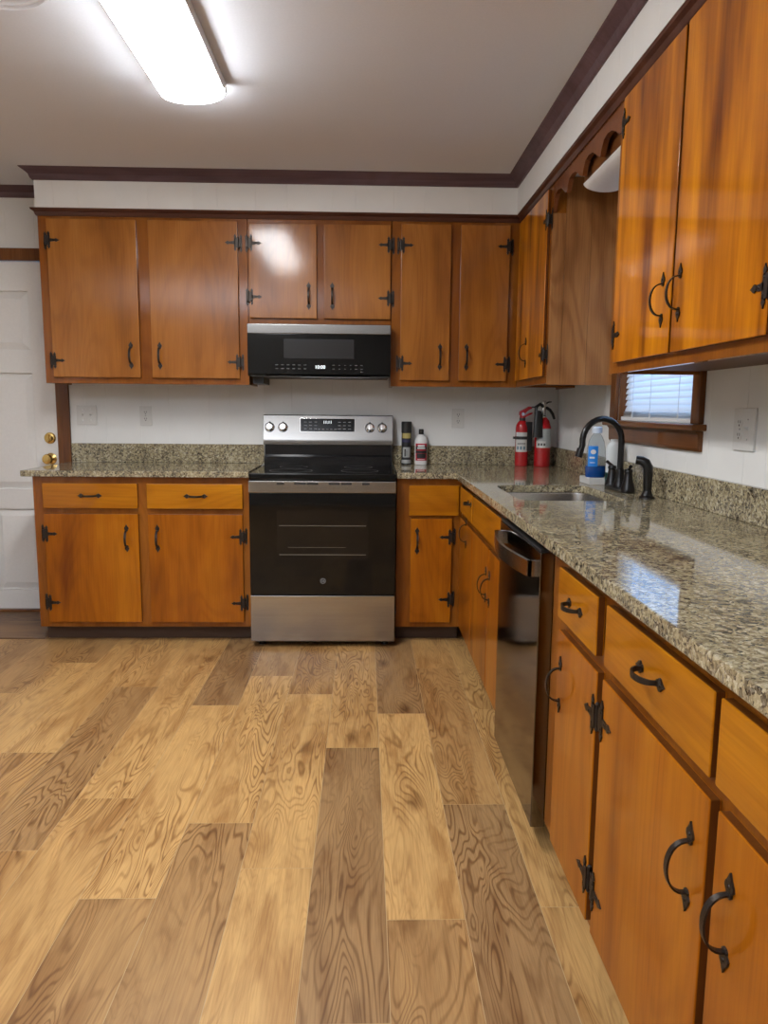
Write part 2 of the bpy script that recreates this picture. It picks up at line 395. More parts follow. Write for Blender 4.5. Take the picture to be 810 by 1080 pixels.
def sweep(path, prof):
    """profile (offset to the right of the path, z) swept along a level path with mitred corners"""
    t = bmesh.new(); P = [Vector(p) for p in path]; n = len(P); rows = []
    for i, p in enumerate(P):
        ds = []
        if i > 0: ds.append((P[i]-P[i-1]).normalized())
        if i < n-1: ds.append((P[i+1]-P[i]).normalized())
        ns = [Vector((d.y, -d.x)) for d in ds]
        nv = ns[0] if len(ns) == 1 else (ns[0]+ns[1]).normalized()/max(0.2, ((ns[0]+ns[1]).normalized()).dot(ns[0]))
        rows.append([t.verts.new((p.x+nv.x*d, p.y+nv.y*d, z)) for d, z in prof])
    m = len(prof)
    for a, b in zip(rows, rows[1:]):
        for k in range(m): t.faces.new((a[k], a[(k+1) % m], b[(k+1) % m], b[k]))
    t.faces.new(rows[0][::-1]); t.faces.new(rows[-1])
    bmesh.ops.recalc_face_normals(t, faces=t.faces)
    return t

# ------------------------------------------------------------------ dimensions
XL, XR, YN, ZC = -3.3, 1.385, -6.5, 2.491          # room
YU, YB, XU, XF = -0.3165, -0.603, 1.060, 0.737      # cabinet fronts
KT, KB = 0.928, 0.896                               # worktop

# ------------------------------------------------------------------ setting
def planks():
    cols = [0.078+0.1975*k for k in range(-17, 9)]
    joints = {-1: (-1.338, .55, .0, .03), 0: (-1.859, .22, .95, .6), 1: (-1.549, .95, .0, .70), 2: (-1.013, .25, .62, .95), 3: (-1.507, .1, .2, .3),
              -2: (-1.112, .72, .05, .75), -3: (-1.459, .98, .0, .72), -4: (-0.964, .25, .05, .3), -5: (-1.246, .12, .8, .5), -6: (-0.64, .4, .08, .6),
              -7: (-0.926, .72, .05, .3), -8: (-1.318, .6, .1, .5)}
    bm = bmesh.new(); uvl = bm.loops.layers.uv.new('UVMap'); tl = bm.faces.layers.float.new('tone')
    tones = []
    for k in range(-17, 6):
        x0 = 0.078+0.1975*k; x1 = x0+0.1975
        if x0 > XR: continue
        rnd = random.Random(k*13+5)
        if k in joints: j = joints[k][0]; ts = joints[k][1:]
        else: j = -0.5-rnd.random()*1.2; ts = [rnd.random() for _ in range(3)]
        ys = [j+1.248, j, j-1.248, j-2.496, j-3.744, j-4.992, j-6.24]
        tt = [ts[0], ts[1], ts[2]] + [rnd.random() for _ in range(4)]
        seq = [(0.0, min(0.0, ys[0]), rnd.random())] + [(ys[i], ys[i+1], tt[i]) for i in range(len(ys)-1)]
        for ya, yb, tn in seq:
            ya = min(ya, 0.0); yb = max(yb, YN)
            if ya-yb < 0.002: continue
            g = 0.0009
            ou, ov = rnd.random()*40, rnd.random()*40
            xx1 = min(x1, XR)
            vs = [bm.verts.new((x0+g, yb+g, 0)), bm.verts.new((xx1-g, yb+g, 0)), bm.verts.new((xx1-g, ya-g, 0)), bm.verts.new((x0+g, ya-g, 0))]
            f = bm.faces.new(vs); f[tl] = tn; f.material_index = 0
            for lp in f.loops: lp[uvl].uv = (lp.vert.co.x-x0+ou, lp.vert.co.y+ov)
    # pale seams, with bevel highlights put into their colour, and the floor body below
    vs = [bm.verts.new(p) for p in ((XL, YN, -0.0008), (XR, YN, -0.0008), (XR, 0, -0.0008), (XL, 0, -0.0008))]
    f = bm.faces.new(vs); f.material_index = 1
    vs = [bm.verts.new(p) for p in ((XL, YN, -0.05), (XL, 0, -0.05), (XR, 0, -0.05), (XR, YN, -0.05))]
    f = bm.faces.new(vs); f.material_index = 1
    me = bpy.data.meshes.new('floor'); bm.to_mesh(me); bm.free()
    me.materials.append(FLOOR); me.materials.append(simple('floor_seam_highlight', (0.46, 0.32, 0.16), 0.5))
    o = bpy.data.objects.new('floor', me); COL.objects.link(o)
    return o
struct(planks(), 'light and dark oak plank floor')

def entry_floor():
    bm = bmesh.new(); uvl = bm.loops.layers.uv.new('UVMap'); tl = bm.faces.layers.float.new('tone')
    rnd = random.Random(3)
    rows = [-0.545, -0.44, -0.33, -0.22, -0.11, -0.02]
    for y0, y1 in zip(rows, rows[1:]):
        ou, ov = rnd.random()*30, rnd.random()*30
        x1 = -1.52
        vs = [bm.verts.new(p) for p in ((XL, y0, 0.006), (x1, y0, 0.006), (x1, y1, 0.006), (XL, y1, 0.006))]
        f = bm.faces.new(vs); f[tl] = rnd.random()
        for lp in f.loops: lp[uvl].uv = (lp.vert.co.y*1.0+ou, lp.vert.co.x+ov)
    vs = [bm.verts.new(p) for p in ((XL, -0.548, 0.0), (-1.52, -0.548, 0.0), (-1.52, -0.545, 0.006), (XL, -0.545, 0.006))]
    f = bm.faces.new(vs); f[tl] = 1.0
    me = bpy.data.meshes.new('floor_entry'); bm.to_mesh(me); bm.free(); me.materials.append(ENTRY)
    o = bpy.data.objects.new('floor_entry', me); COL.objects.link(o); return struct(o, 'darker planks laid crosswise at the white door')
entry_floor()

def grooved(a0, a1, gap0=0.0, th=0.1, depth=0.0014, gw=0.0032, spacing=(0.125, 0.205, 0.165, 0.24)):
    """top view outline (along, outward) of panelling with V grooves"""
    pts = [(a0, 0.0)]; a = a0+gap0; i = 0
    while a < a1-0.02:
        if a > a0+0.02: pts += [(a-gw/2, 0.0), (a, -depth), (a+gw/2, 0.0)]
        a += spacing[i % len(spacing)]; i += 1
    pts += [(a1, 0.0), (a1, -th), (a0, -th)]
    return pts
def panel_wall(name, pieces, frame):
    """pieces: (a0,a1,z0,z1) rectangles of grooved wall; frame maps (along,outward)->(x,y)"""
    mb = MB()
    for a0, a1, z0, z1 in pieces:
        pts = [frame(*p) for p in grooved(a0, a1, gap0=-(a0 % 0.735)+0.02)]
        mb.prism(pts, 'z', z0, z1)
    return struct(mb.build(name, WALL, smooth=0))
DX0, DX1, DZ = -2.53, -1.614, 2.087                  # doorway of the white door
panel_wall('wall_back', [(XL, DX0, 0, ZC), (DX0, DX1, DZ, ZC), (DX1, XR+0.1, 0, ZC)], lambda a, o: (a, -o))
WY0, WY1, WZ0, WZ1 = -1.875, -1.075, 1.215, 2.02      # window opening in the right wall
panel_wall('wall_right', [(-0.0, -WY1, 0, ZC), (-WY1, -WY0, 0, WZ0), (-WY1, -WY0, WZ1, ZC), (-WY0, -YN, 0, ZC)], lambda a, o: (XR-o, -a))
mb = MB(); mb.box(XL-0.1, XL, YN, 0.1, 0, ZC); struct(mb.build('wall_left', WALL))
mb = MB(); mb.box(XL-0.1, XR+0.1, YN-0.1, YN, 0, ZC); struct(mb.build('wall_front', simple('rear_wall_paint', (0.30, 0.27, 0.23), 0.6)))
mb = MB(); mb.box(XL-0.1, XR+0.1, YN-0.1, 0.1, ZC, ZC+0.1); struct(mb.build('ceiling', CEIL))
# soffit over the wall cabinets
SZ = 2.299
mb = MB()
pts = grooved(-1.533, 1.03, gap0=0.1, th=0.346)
mb.prism([(a, -0.347-o) for a, o in pts], 'z', SZ, ZC)
pts = grooved(0.347, -YN, gap0=0.12, th=0.354)
mb.prism([(1.03-o, -a) for a, o in pts], 'z', SZ, ZC)
struct(mb.build('wall_soffit', WALL, smooth=0), 'off-white boxed soffit above the wall cabinets')
# crown moulding
CH = 0.056
prof = [(0, ZC-CH), (0.006, ZC-CH), (0.014, ZC-CH+0.008), (0.020, ZC-0.030), (0.040, ZC-0.012), (0.052, ZC-0.006), (0.056, ZC-0.0005), (0, ZC-0.0005)]
mb = MB(); mb.merge(sweep([(XL, 0), (-1.533, 0), (-1.533, -0.347), (1.03, -0.347), (1.03, YN)], prof))
struct(mb.build('trim_1', W_TRIM), 'dark brown crown moulding under the ceiling')
prof = [(-0.001, 2.2625), (0.004, 2.2625), (0.008, 2.268), (0.012, 2.282), (0.024, 2.290), (0.028, 2.2985), (-0.001, 2.2985)]
mb = MB(); mb.merge(sweep([(-1.537, -0.002), (-1.537, YU-0.001), (XU-0.001, YU-0.001), (XU-0.001, -3.5)], prof))
struct(mb.build('trim_2', W_TRIMR), 'brown moulding along the top of the wall cabinets')

# white six-panel door
def white_door():
    t = bpy.data.objects.new('door_1', None); COL.objects.link(t); t.location = (DX0, 0, 0.02); struct(t, 'white six-panel door with brass hardware')
    W = DX1-DX0-0.006; H = DZ-0.024
    mb = MB()
    mb.box(0.003, W, 0.018, 0.045, 0.0, H, 0.002)
    zs = [(0.12, 0.62), (0.74, 1.43), (1.56, 1.90)] ; xs = [(0.13, 0.405), (W-0.405, W-0.13)]
    # rails and stiles stand proud of the fields, raised panels inside
    xc = [0.003, xs[0][0], xs[0][1], xs[1][0], xs[1][1], W]; zc = [0.0]
    for a, b in zs: zc += [a, b]
    zc.append(H)
    for i in range(5):
        for j in range(7):
            hole = i in (1, 3) and j in (1, 3, 5)
            if not hole: mb.box(xc[i], xc[i+1], 0.0, 0.019, zc[j], zc[j+1])
    for a, b in xs:
        for c, d in zs:
            o = [(a+0.006, c+0.006), (b-0.006, c+0.006), (b-0.006, d-0.006), (a+0.006, d-0.006)]
            q = [(a+0.045, c+0.045), (b-0.045, c+0.045), (b-0.045, d-0.045), (a+0.045, d-0.045)]
            u = bmesh.new(); A = [u.verts.new((x, 0.0178, z)) for x, z in o]; B = [u.verts.new((x, 0.003, z)) for x, z in q]
            for k in range(4): u.faces.new((A[k], A[(k+1) % 4], B[(k+1) % 4], B[k]))
            u.faces.new(B); bmesh.ops.recalc_face_normals(u, faces=u.faces)
            for f in u.faces:
                if f.normal.y > 0: f.normal_flip()
            mb.merge(u)
    mb.build('door_leaf', DOORW, t, smooth=0)
    x = -1.664-DX0
    mb = MB(); mb.lathe([(0, 0), (0.034, 0), (0.034, 0.006), (0.030, 0.012), (0.02, 0.014), (0.016, 0.026), (0, 0.027)], (x, 0, 1.068-0.02), axis=(0, -1, 0))
    mb.box(x-0.004, x+0.004, -0.034, -0.02, 1.03, 1.066); mb.build('deadbolt', BRASS, t)
    mb = MB(); mb.lathe([(0, 0), (0.034, 0), (0.034, 0.005), (0.014, 0.012), (0.012, 0.03), (0.026, 0.042), (0.031, 0.058), (0.026, 0.07), (0, 0.074)], (x, 0, 0.945-0.02), axis=(0, -1, 0))
    mb.build('knob', BRASS, t)
white_door()
mb = MB(); mb.box(DX1, -1.538, -0.019, -0.0005, 0.002, 2.156, 0.003); mb.box(XL+0.3, DX1, -0.019, -0.0005, DZ, 2.156, 0.003)
mb.box(DX0-0.075, DX0, -0.019, -0.0005, 0.002, DZ, 0.003)
struct(mb.build('trim_3', W_CASE), 'dark brown casing around the white door')
mb = MB(); mb.box(DX0, DX1, -0.03, 0.04, 0.0, 0.019, 0.003); struct(mb.build('trim_4', W_CASEH), 'brown wooden threshold under the white door')

# ------------------------------------------------------------------ hardware
def spear(L, w, neck=0.3):
    """outline of a spear tip pointing +: list of (along, across) half outline mirrored"""
    h = [(0, w*neck*0.5), (L*0.10, w*0.30), (L*0.22, w*0.28), (L*0.38, w*0.5), (L*0.55, w*0.44), (L*0.75, w*0.18), (L, 0.0)]
    return h
def spear_poly(o, d, L, w):
    """o origin (x,z), d direction (dx,dz)"""
    h = spear(L, w); px, pz = -d[1], d[0]
    A = [(o[0]+d[0]*a+px*b, o[1]+d[1]*a+pz*b) for a, b in h]; B = [(o[0]+d[0]*a-px*b, o[1]+d[1]*a-pz*b) for a, b in h[:-1]]
    return A + B[::-1]
def pull(parent, x, z, y, vertical=True, L=0.150, label=None):
    """arched pull with spear ends, on a surface at y facing -y"""
    mb = MB(); h = 0.043*L/0.15; pj = 0.034*L/0.15
    for s in (1, -1):
        mb.prism(spear_poly((0, s*(h-0.006)), (0, s), L/2-h+0.006, 0.024), 'y', -0.0035, 0.0)
        mb.sphere((0, -0.0035, s*(h+0.012)), 0.0035, scale=(1, 0.6, 1), seg=8)
    path = []
    for k in range(19):
        a = PI*k/18; path.append((-0.002-pj*math.sin(a)**0.8, -h*math.cos(a)))
    mb.strip(path, [0.0085+0.003*math.sin(PI*k/18) for k in range(19)], 0.0032)
    o = mb.build('handle', IRON, parent, (x, y, z), (0, 0 if vertical else PI/2, 0))
    return o
HINGE_CACHE = {}
def hinge(parent, x, z, y, side):
    """strap hinge; door edge at x, side=-1: frame lies to the left of the edge; door face at y, frame face .02 behind"""
    mb = MB(); s = -side       # s points into the door
    # frame leaf
    fx = -s*0.016
    mb.box(fx-0.006, fx+0.006, 0.0165, 0.0199, -0.028, 0.028)
    for q in (1, -1): mb.prism(spear_poly((fx, q*0.024), (0, q), 0.024, 0.014), 'y', 0.0165, 0.0199)
    # knuckle
    mb.cyl((-s*0.003, 0.004, -0.026), (-s*0.003, 0.004, 0.026), 0.005, seg=10)
    for q in (1, -1): mb.sphere((-s*0.003, 0.004, q*0.028), 0.0052, seg=8)
    mb.box(min(fx, -s*0.003), max(fx, -s*0.003), 0.004, 0.0185, -0.020, 0.020)
    # door leaf and strap
    dx = s*0.012
    mb.box(min(-s*0.003, dx+s*0.006), max(-s*0.003, dx+s*0.006), -0.0036, -0.0001, -0.026, 0.026)
    for q in (1, -1): mb.prism(spear_poly((dx, q*0.022), (0, q), 0.024, 0.014), 'y', -0.0036, -0.0001)
    w0, w1 = 0.009, 0.006
    mb.prism([(dx, -w0), (dx+s*0.03, -w1), (dx+s*0.03, w1), (dx, w0)], 'y', -0.0036, -0.0001)
    mb.prism(spear_poly((dx+s*0.026, 0), (s, 0), 0.030, 0.018), 'y', -0.0036, -0.0001)
    for p in ((dx, 0.018), (dx, -0.018), (dx+s*0.02, 0)): mb.sphere((p[0], -0.0036, p[1]), 0.003, scale=(1, 0.6, 1), seg=8)
    bmesh.ops.recalc_face_normals(mb.bm, faces=mb.bm.faces)
    return mb.build('hinge', IRON, parent, (x, y, z))

DT = 0.020
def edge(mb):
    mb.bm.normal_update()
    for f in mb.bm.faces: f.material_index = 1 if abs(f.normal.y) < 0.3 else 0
def cabinet(name, label, loc, rz, W, D, z0, z1, doors=(), drawers=(), kick=0.0, mats=None, group=None, frame_x=None, deep_left=True, carc_z1=None, side_mat=None, x_open=None):
    """local x along the front, y=0 the wall, front at y=-D; doors: (x0,x1,z0,z1,hinge side or None,[hinge z],handle (x,z) or None)"""
    md, mdr, mf = mats
    t = thing(name, label, 'cabinet', loc, rz, group)
    cz1 = carc_z1 or z1
    p = 0.016
    mb = MB()
    zb = z0
    mb.box(0, p, -D+0.019, -0.001, zb, cz1); mb.box(W-p, W, -D+0.019, -0.001, zb, cz1)
    mb.box(p, W-p, -0.008, -0.001, zb+0.012, cz1)
    mb.box(p, W-p, -D+0.019, -0.008, cz1-0.014, cz1)
    mb.build('carcass', side_mat or W_FRAME, t, smooth=0)
    mb = MB(); mb.box(p, W-p, -D+0.019, -0.0085, zb+0.012, zb+0.028); mb.build('bottom_panel', W_IN, t, smooth=0)
    # face frame: a board grid with openings behind the doors and drawers
    fx0, fx1 = frame_x or (0, W)
    holes = [(a+0.012, b-0.012, c+0.012, d-0.012) for a, b, c, d, *_ in list(doors)+list(drawers)]
    xs = sorted({fx0, fx1} | {h[0] for h in holes} | {h[1] for h in holes}); zs = sorted({z0, z1} | {h[2] for h in holes} | {h[3] for h in holes})
    mb = MB()
    for a, b in zip(xs, xs[1:]):
        for c, d in zip(zs, zs[1:]):
            mx, mz = (a+b)/2, (c+d)/2
            if any(h[0] < mx < h[1] and h[2] < mz < h[3] for h in holes): continue
            mb.box(a, b, -D, -D+0.019, c, d)
    bmesh.ops.remove_doubles(mb.bm, verts=mb.bm.verts, dist=1e-5)
    mb.build('face_frame', mf, t, smooth=0)
    if kick:
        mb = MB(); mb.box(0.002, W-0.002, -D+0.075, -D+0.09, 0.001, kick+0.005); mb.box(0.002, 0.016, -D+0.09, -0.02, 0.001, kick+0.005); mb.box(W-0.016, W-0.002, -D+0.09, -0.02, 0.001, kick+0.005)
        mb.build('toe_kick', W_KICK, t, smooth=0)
    for a, b, c, d, hs, hz, hd in doors:
        w, h = b-a, d-c
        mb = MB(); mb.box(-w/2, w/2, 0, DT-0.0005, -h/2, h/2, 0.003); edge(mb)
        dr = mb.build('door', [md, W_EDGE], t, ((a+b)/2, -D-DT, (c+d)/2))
        for z in hz: hinge(dr, (-w/2 if hs < 0 else w/2), z-(c+d)/2, 0, hs)
        if hd: pull(dr, hd[0]-(a+b)/2, hd[1]-(c+d)/2, 0)
    for a, b, c, d, hd in drawers:
        w, h = b-a, d-c
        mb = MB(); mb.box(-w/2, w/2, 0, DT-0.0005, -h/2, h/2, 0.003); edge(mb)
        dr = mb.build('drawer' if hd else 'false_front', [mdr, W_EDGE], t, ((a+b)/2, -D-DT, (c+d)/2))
        if hd: pull(dr, hd[0]-(a+b)/2, hd[1]-(c+d)/2, 0, vertical=False, L=0.128)
    return t

UPM = (W_UP, W_UP, W_FRAME); LOM = (W_LOW, W_LOWH, W_FRAME); RUM = (W_RUP, W_RUP, W_FRAME)
GU = 'wall cabinets'; GB = 'base cabinets'
UZ0, UZ1, DZ0, DZ1 = 1.383, 2.2985, 1.4157, 2.2454
x0 = -1.536
cabinet('wall_cabinet', 'brown two-door wall cabinet left of the microwave', (x0, 0, 0), 0, 1.112, -YU, UZ0, UZ1,
        [(-1.486-x0, -1.013-x0, DZ0, DZ1, -1, (1.505, 2.135), (-1.062-x0, 1.535)), (-0.950-x0, -0.473-x0, DZ0, DZ1, 1, (1.505, 2.135), (-0.905-x0, 1.535))], mats=UPM)
x0 = -0.421
cabinet('wall_cabinet', 'short two-door wall cabinet above the microwave', (x0, 0, 0), 0, 0.776, -YU, 1.712, UZ1,
        [(-0.412-x0, -0.0485-x0, 1.743, 2.238, -1, (1.855, 2.135), (-0.092-x0, 1.862)), (-0.009-x0, 0.352-x0, 1.743, 2.238, 1, (1.855, 2.135), (0.036-x0, 1.862))], mats=UPM)
x0 = 0.358
cabinet('wall_cabinet', 'narrow two-door wall cabinet right of the microwave, beside the corner', (x0, 0, 0), 0, 1.382-x0, -YU, UZ0, UZ1,
        [(0.409-x0, 0.680-x0, DZ0, DZ1, -1, (1.508, 2.135), (0.628-x0, 1.545)), (0.7325-x0, 1.000-x0, DZ0, DZ1, 1, (1.508, 2.135), (0.775-x0, 1.545))], mats=UPM, frame_x=(0, XU-x0))
RZ = -PI/2
ya = -0.336
cw = cabinet('wall_cabinet', 'one-door corner wall cabinet with bare plywood side, left of the sink', (XR-0.001, ya, 0), RZ, 1.010+ya, XR-XU, UZ0, UZ1,
        [(0.045, 0.999+ya, DZ0, DZ1, 1, (1.515, 2.115), (0.62+ya+0.02, 1.55))], mats=(W_RUP, W_RUP, W_FRAME))
mb = MB()
for a, b in ((0.0005, 0.062), (0.0635, 0.180), (0.1815, XR-XU-0.002)):
    mb.box(1.010+ya, 1.0145+ya, -(XR-XU)+a, -(XR-XU)+b, 1.376, 2.14 if a < 0.01 else 2.2975, 0.0006)
mb.build('side_panel', W_PLY, cw, smooth=0)['label'] = 'bare plywood side panel in three strips'
ya = -1.905
cabinet('wall_cabinet', 'tall glossy two-door wall cabinet on the right wall, past the window', (XR-0.001, ya, 0), RZ, 1.155, XR-XU, UZ0, UZ1,
        [(0.075, 2.4385+ya+2*-ya-0.0 if False else 0.5335, DZ0, DZ1, -1, (1.505, 2.165), (0.480, 1.563)), (0.5475, 1.027, DZ0, DZ1, 1, (1.515, 2.165), (0.592, 1.566))], mats=RUM)

# scalloped valance between the two right-hand cabinets
def valance():
    y0, y1 = -1.0150, -1.9035
    n = 4; step = (y1-y0)/n
    pts = [(y0, 2.262), (y0, 2.140)]
    arch = [(0.0, 2.165), (0.06, 2.190), (0.16, 2.212), (0.34, 2.219), (0.55, 2.212), (0.75, 2.192), (0.90, 2.172), (1.0, 2.168)]
    for i in range(n):
        for f, z in arch:
            if i == 0 and f < 0.05: z = 2.142
            elif i == 0 and f < 0.1: z = 2.175
            pts.append((y0+step*(i+f), z))
    pts.append((y1, 2.262))
    P = []
    for p in pts:
        if not P or abs(p[0]-P[-1][0])+abs(p[1]-P[-1][1]) > 1e-4: P.append(p)
    mb = MB(); mb.prism(P, 'x', XU, XU+0.019)
    o = mb.build('valance_board', W_FRAMEH, smooth=25)
    o['label'] = 'scalloped brown valance board bridging the wall cabinets above the sink'; o['category'] = 'valance'
valance()

def light_over_sink():
    t = thing('wraparound_light', 'unlit wraparound light behind the scalloped valance', 'light', (1.18, -1.36, 2.298))
    mb = MB(); mb.box(-0.083, 0.083, -0.53, 0.0, -0.128, -0.0005, 0.003); mb.build('housing', W_CASEH, t)
    mb = MB(); pts = [(0.086*math.cos(a), -0.130-0.034*math.sin(a)) for a in [PI*k/16 for k in range(17)]]
    mb.prism(pts, 'y', -0.53, 0.004, bev=0.004); mb.build('diffuser', OPAL, t)
light_over_sink()

# ------------------------------------------------------------------ base cabinets
BZ0, BZ1 = 0.0875, KB-0.002
RZb, RZt, WZb, WZt = 0.117, 0.7005, 0.7298, 0.861
x0 = -1.5134
cabinet('base_cabinet', 'orange base cabinet with two drawers and two doors, left of the range', (x0, 0, 0), 0, 1.121, -YB, BZ0, BZ1,
        [(-1.4585-x0, -0.9695-x0, RZb, RZt, -1, (0.225, 0.595), (-1.032-x0, 0.572)), (-0.920-x0, -0.425-x0, RZb, RZt, 1, (0.222, 0.582), (-0.871-x0, 0.572))],
        [(-1.4585-x0, -0.9690-x0, WZb, WZt, (-1.215-x0, 0.797)), (-0.921-x0, -0.423-x0, WZb, WZt, (-0.667-x0, 0.797))], kick=BZ0, mats=LOM)
x0 = 0.388
cabinet('base_cabinet', 'narrow one-door base cabinet between the range and the inner corner', (x0, 0, 0), 0, XF-x0-0.002, -YB, BZ0, BZ1,
        [(0.462-x0, 0.682-x0, RZb, 0.685, 1, (0.245, 0.585), (0.497-x0, 0.565))], [(0.452-x0, 0.716-x0, 0.700, WZt, None)], kick=BZ0, mats=LOM)
ya = -0.6045; D = XR-XF-0.001
def R(*y): return [-(v-ya) for v in y]
t = cabinet('base_cabinet', 'orange sink base cabinet with three doors, left of the dishwasher', (XR-0.001, ya, 0), RZ, 1.2955, D, BZ0, BZ1,
        [(0.055, 0.4995, RZb, RZt, -1, (), (0.305, 0.655)), (0.5055, 0.9520, RZb, RZt, -1, (), (0.915, 0.545)), (0.9600, 1.2850, RZb, RZt, 1, (), (1.000, 0.545))],
        [(0.050, 0.4805, WZb, WZt, (0.405, 0.815)), (0.5055, 1.2850, WZb, WZt, None)], kick=BZ0, mats=LOM, carc_z1=0.69)
ya = -2.508
cabinet('base_cabinet', 'near orange base cabinet on the right, drawers over doors, past the dishwasher', (XR-0.001, ya, 0), RZ, 1.59, D, BZ0, BZ1,
        [(0.135, 0.4520, RZb, RZt, 1, (0.222, 0.602), (0.172, 0.565)), (0.4890, 0.9720, RZb, RZt, -1, (0.222, 0.612), (0.925, 0.565)), (0.9980, 1.5500, RZb, RZt, 1, (0.222, 0.612), (1.048, 0.563))],
        [(0.1200, 0.4330, WZb, WZt, (0.270, 0.794)), (0.4910, 0.9640, WZb, WZt, (0.735, 0.800)), (0.9830, 1.5500, WZb, WZt, (1.26, 0.800))], kick=BZ0, mats=LOM)

# ------------------------------------------------------------------ worktops
def rrect(x0, x1, y0, y1, r, n=6):
    P = []
    for cx, cy, a0 in ((x1-r, y1-r, 0), (x0+r, y1-r, PI/2), (x0+r, y0+r, PI), (x1-r, y0+r, 1.5*PI)):
        for k in range(n+1): P.append((cx+r*math.cos(a0+PI/2*k/n), cy+r*math.sin(a0+PI/2*k/n)))
    return P
def slab(outer, holes, z0, z1, bev=0.004):
    t = bmesh.new(); es = []
    for loop in [outer]+holes:
        vs = [t.verts.new((x, y, z1)) for x, y in loop]
        for i in range(len(vs)): es.append(t.edges.new((vs[i], vs[(i+1) % len(vs)])))
    bmesh.ops.triangle_fill(t, use_beauty=True, use_dissolve=True, edges=es)
    r = bmesh.ops.extrude_face_region(t, geom=list(t.faces))
    bmesh.ops.translate(t, vec=(0, 0, z0-z1), verts=[g for g in r['geom'] if isinstance(g, bmesh.types.BMVert)])
    bmesh.ops.recalc_face_normals(t, faces=t.faces)
    if bev: bmesh.ops.bevel(t, geom=[e for e in t.edges if len(e.link_faces) == 2 and e.calc_face_angle() > 1.2 and abs(e.verts[0].co.z-e.verts[1].co.z) < 1e-5], offset=bev, segments=2, affect='EDGES', profile=0.5)
    return t
YK, XK = -0.636, 0.695
SX0, SX1, SY0, SY1 = 0.795, 1.195, -1.790, -1.235
t = thing('worktop', 'speckled granite worktop left of the range', 'worktop', (-1.56, 0, KB))
mb = MB(); mb.merge(slab([(0, -0.021), (0, YK), (1.172, YK), (1.172, -0.002), (0.024, -0.002), (0.024, -0.021)], [], 0, KT-KB)); mb.build('slab', GRANITE, t)
mb = MB(); mb.box(0.026, 1.172, -0.022, -0.002, KT-KB+0.0005, 1.040-KB, 0.002); mb.build('backsplash', GRANITE, t)
t = thing('worktop', 'long L-shaped granite worktop around the sink', 'worktop', (0.386, 0, KB))
ox = 0.386
out = [(0, -0.002), (0, YK), (XK-ox-0.012, YK), (XK-ox, YK-0.012), (XK-ox, -4.10), (XR-0.002-ox, -4.10), (XR-0.002-ox, -0.002)]
mb = MB(); mb.merge(slab(out, [[(x-ox, y) for x, y in rrect(SX0, SX1, SY0, SY1, 0.06)]], 0, KT-KB)); mb.build('slab', GRANITE, t)
mb = MB(); mb.box(0.0, XR-0.023-ox, -0.022, -0.002, KT-KB+0.0005, 1.040-KB, 0.002); mb.box(XR-0.022-ox, XR-0.002-ox, -4.10, -0.002, KT-KB+0.0005, 1.038-KB, 0.002)
mb.build('backsplash', GRANITE, t)

def sink():
    t = thing('kitchen_sink', 'stainless steel undermount sink set in the granite', 'sink', ((SX0+SX1)/2, (SY0+SY1)/2, 0.70))
    hx, hy = (SX1-SX0)/2, (SY1-SY0)/2
    loops = []
    for z, ins, r in ((KB-0.001-0.70, -0.022, 0.075), (KB-0.001-0.70, 0.002, 0.058), (KB-0.008-0.70, 0.003, 0.058), (0.045, 0.010, 0.058), (0.018, 0.018, 0.055), (0.006, 0.040, 0.05), (0.002, 0.10, 0.04)):
        loops.append((z, rrect(-hx+ins, hx-ins, -hy+ins, hy-ins, r)))
    u = bmesh.new(); rows = [[u.verts.new((x, y, z)) for x, y in lp] for z, lp in loops]; n = len(rows[0])
    for a, b in zip(rows, rows[1:]):
        for k in range(n): u.faces.new((a[k], b[k], b[(k+1) % n], a[(k+1) % n]))
    u.faces.new(rows[-1])
    bmesh.ops.recalc_face_normals(u, faces=u.faces)
    for f in u.faces: f.normal_flip()
    mb = MB(); mb.merge(u); b = mb.build('basin', STEELV, t)
    so = b.modifiers.new('thickness', 'SOLIDIFY'); so.thickness = 0.0012; so.offset = 1.0
    mb = MB(); mb.lathe([(0, 0.003), (0.03, 0.003), (0.034, 0.006), (0.043, 0.006), (0.046, 0.003)], (0, 0, 0)); mb.build('drain', CHROME, t)
sink()

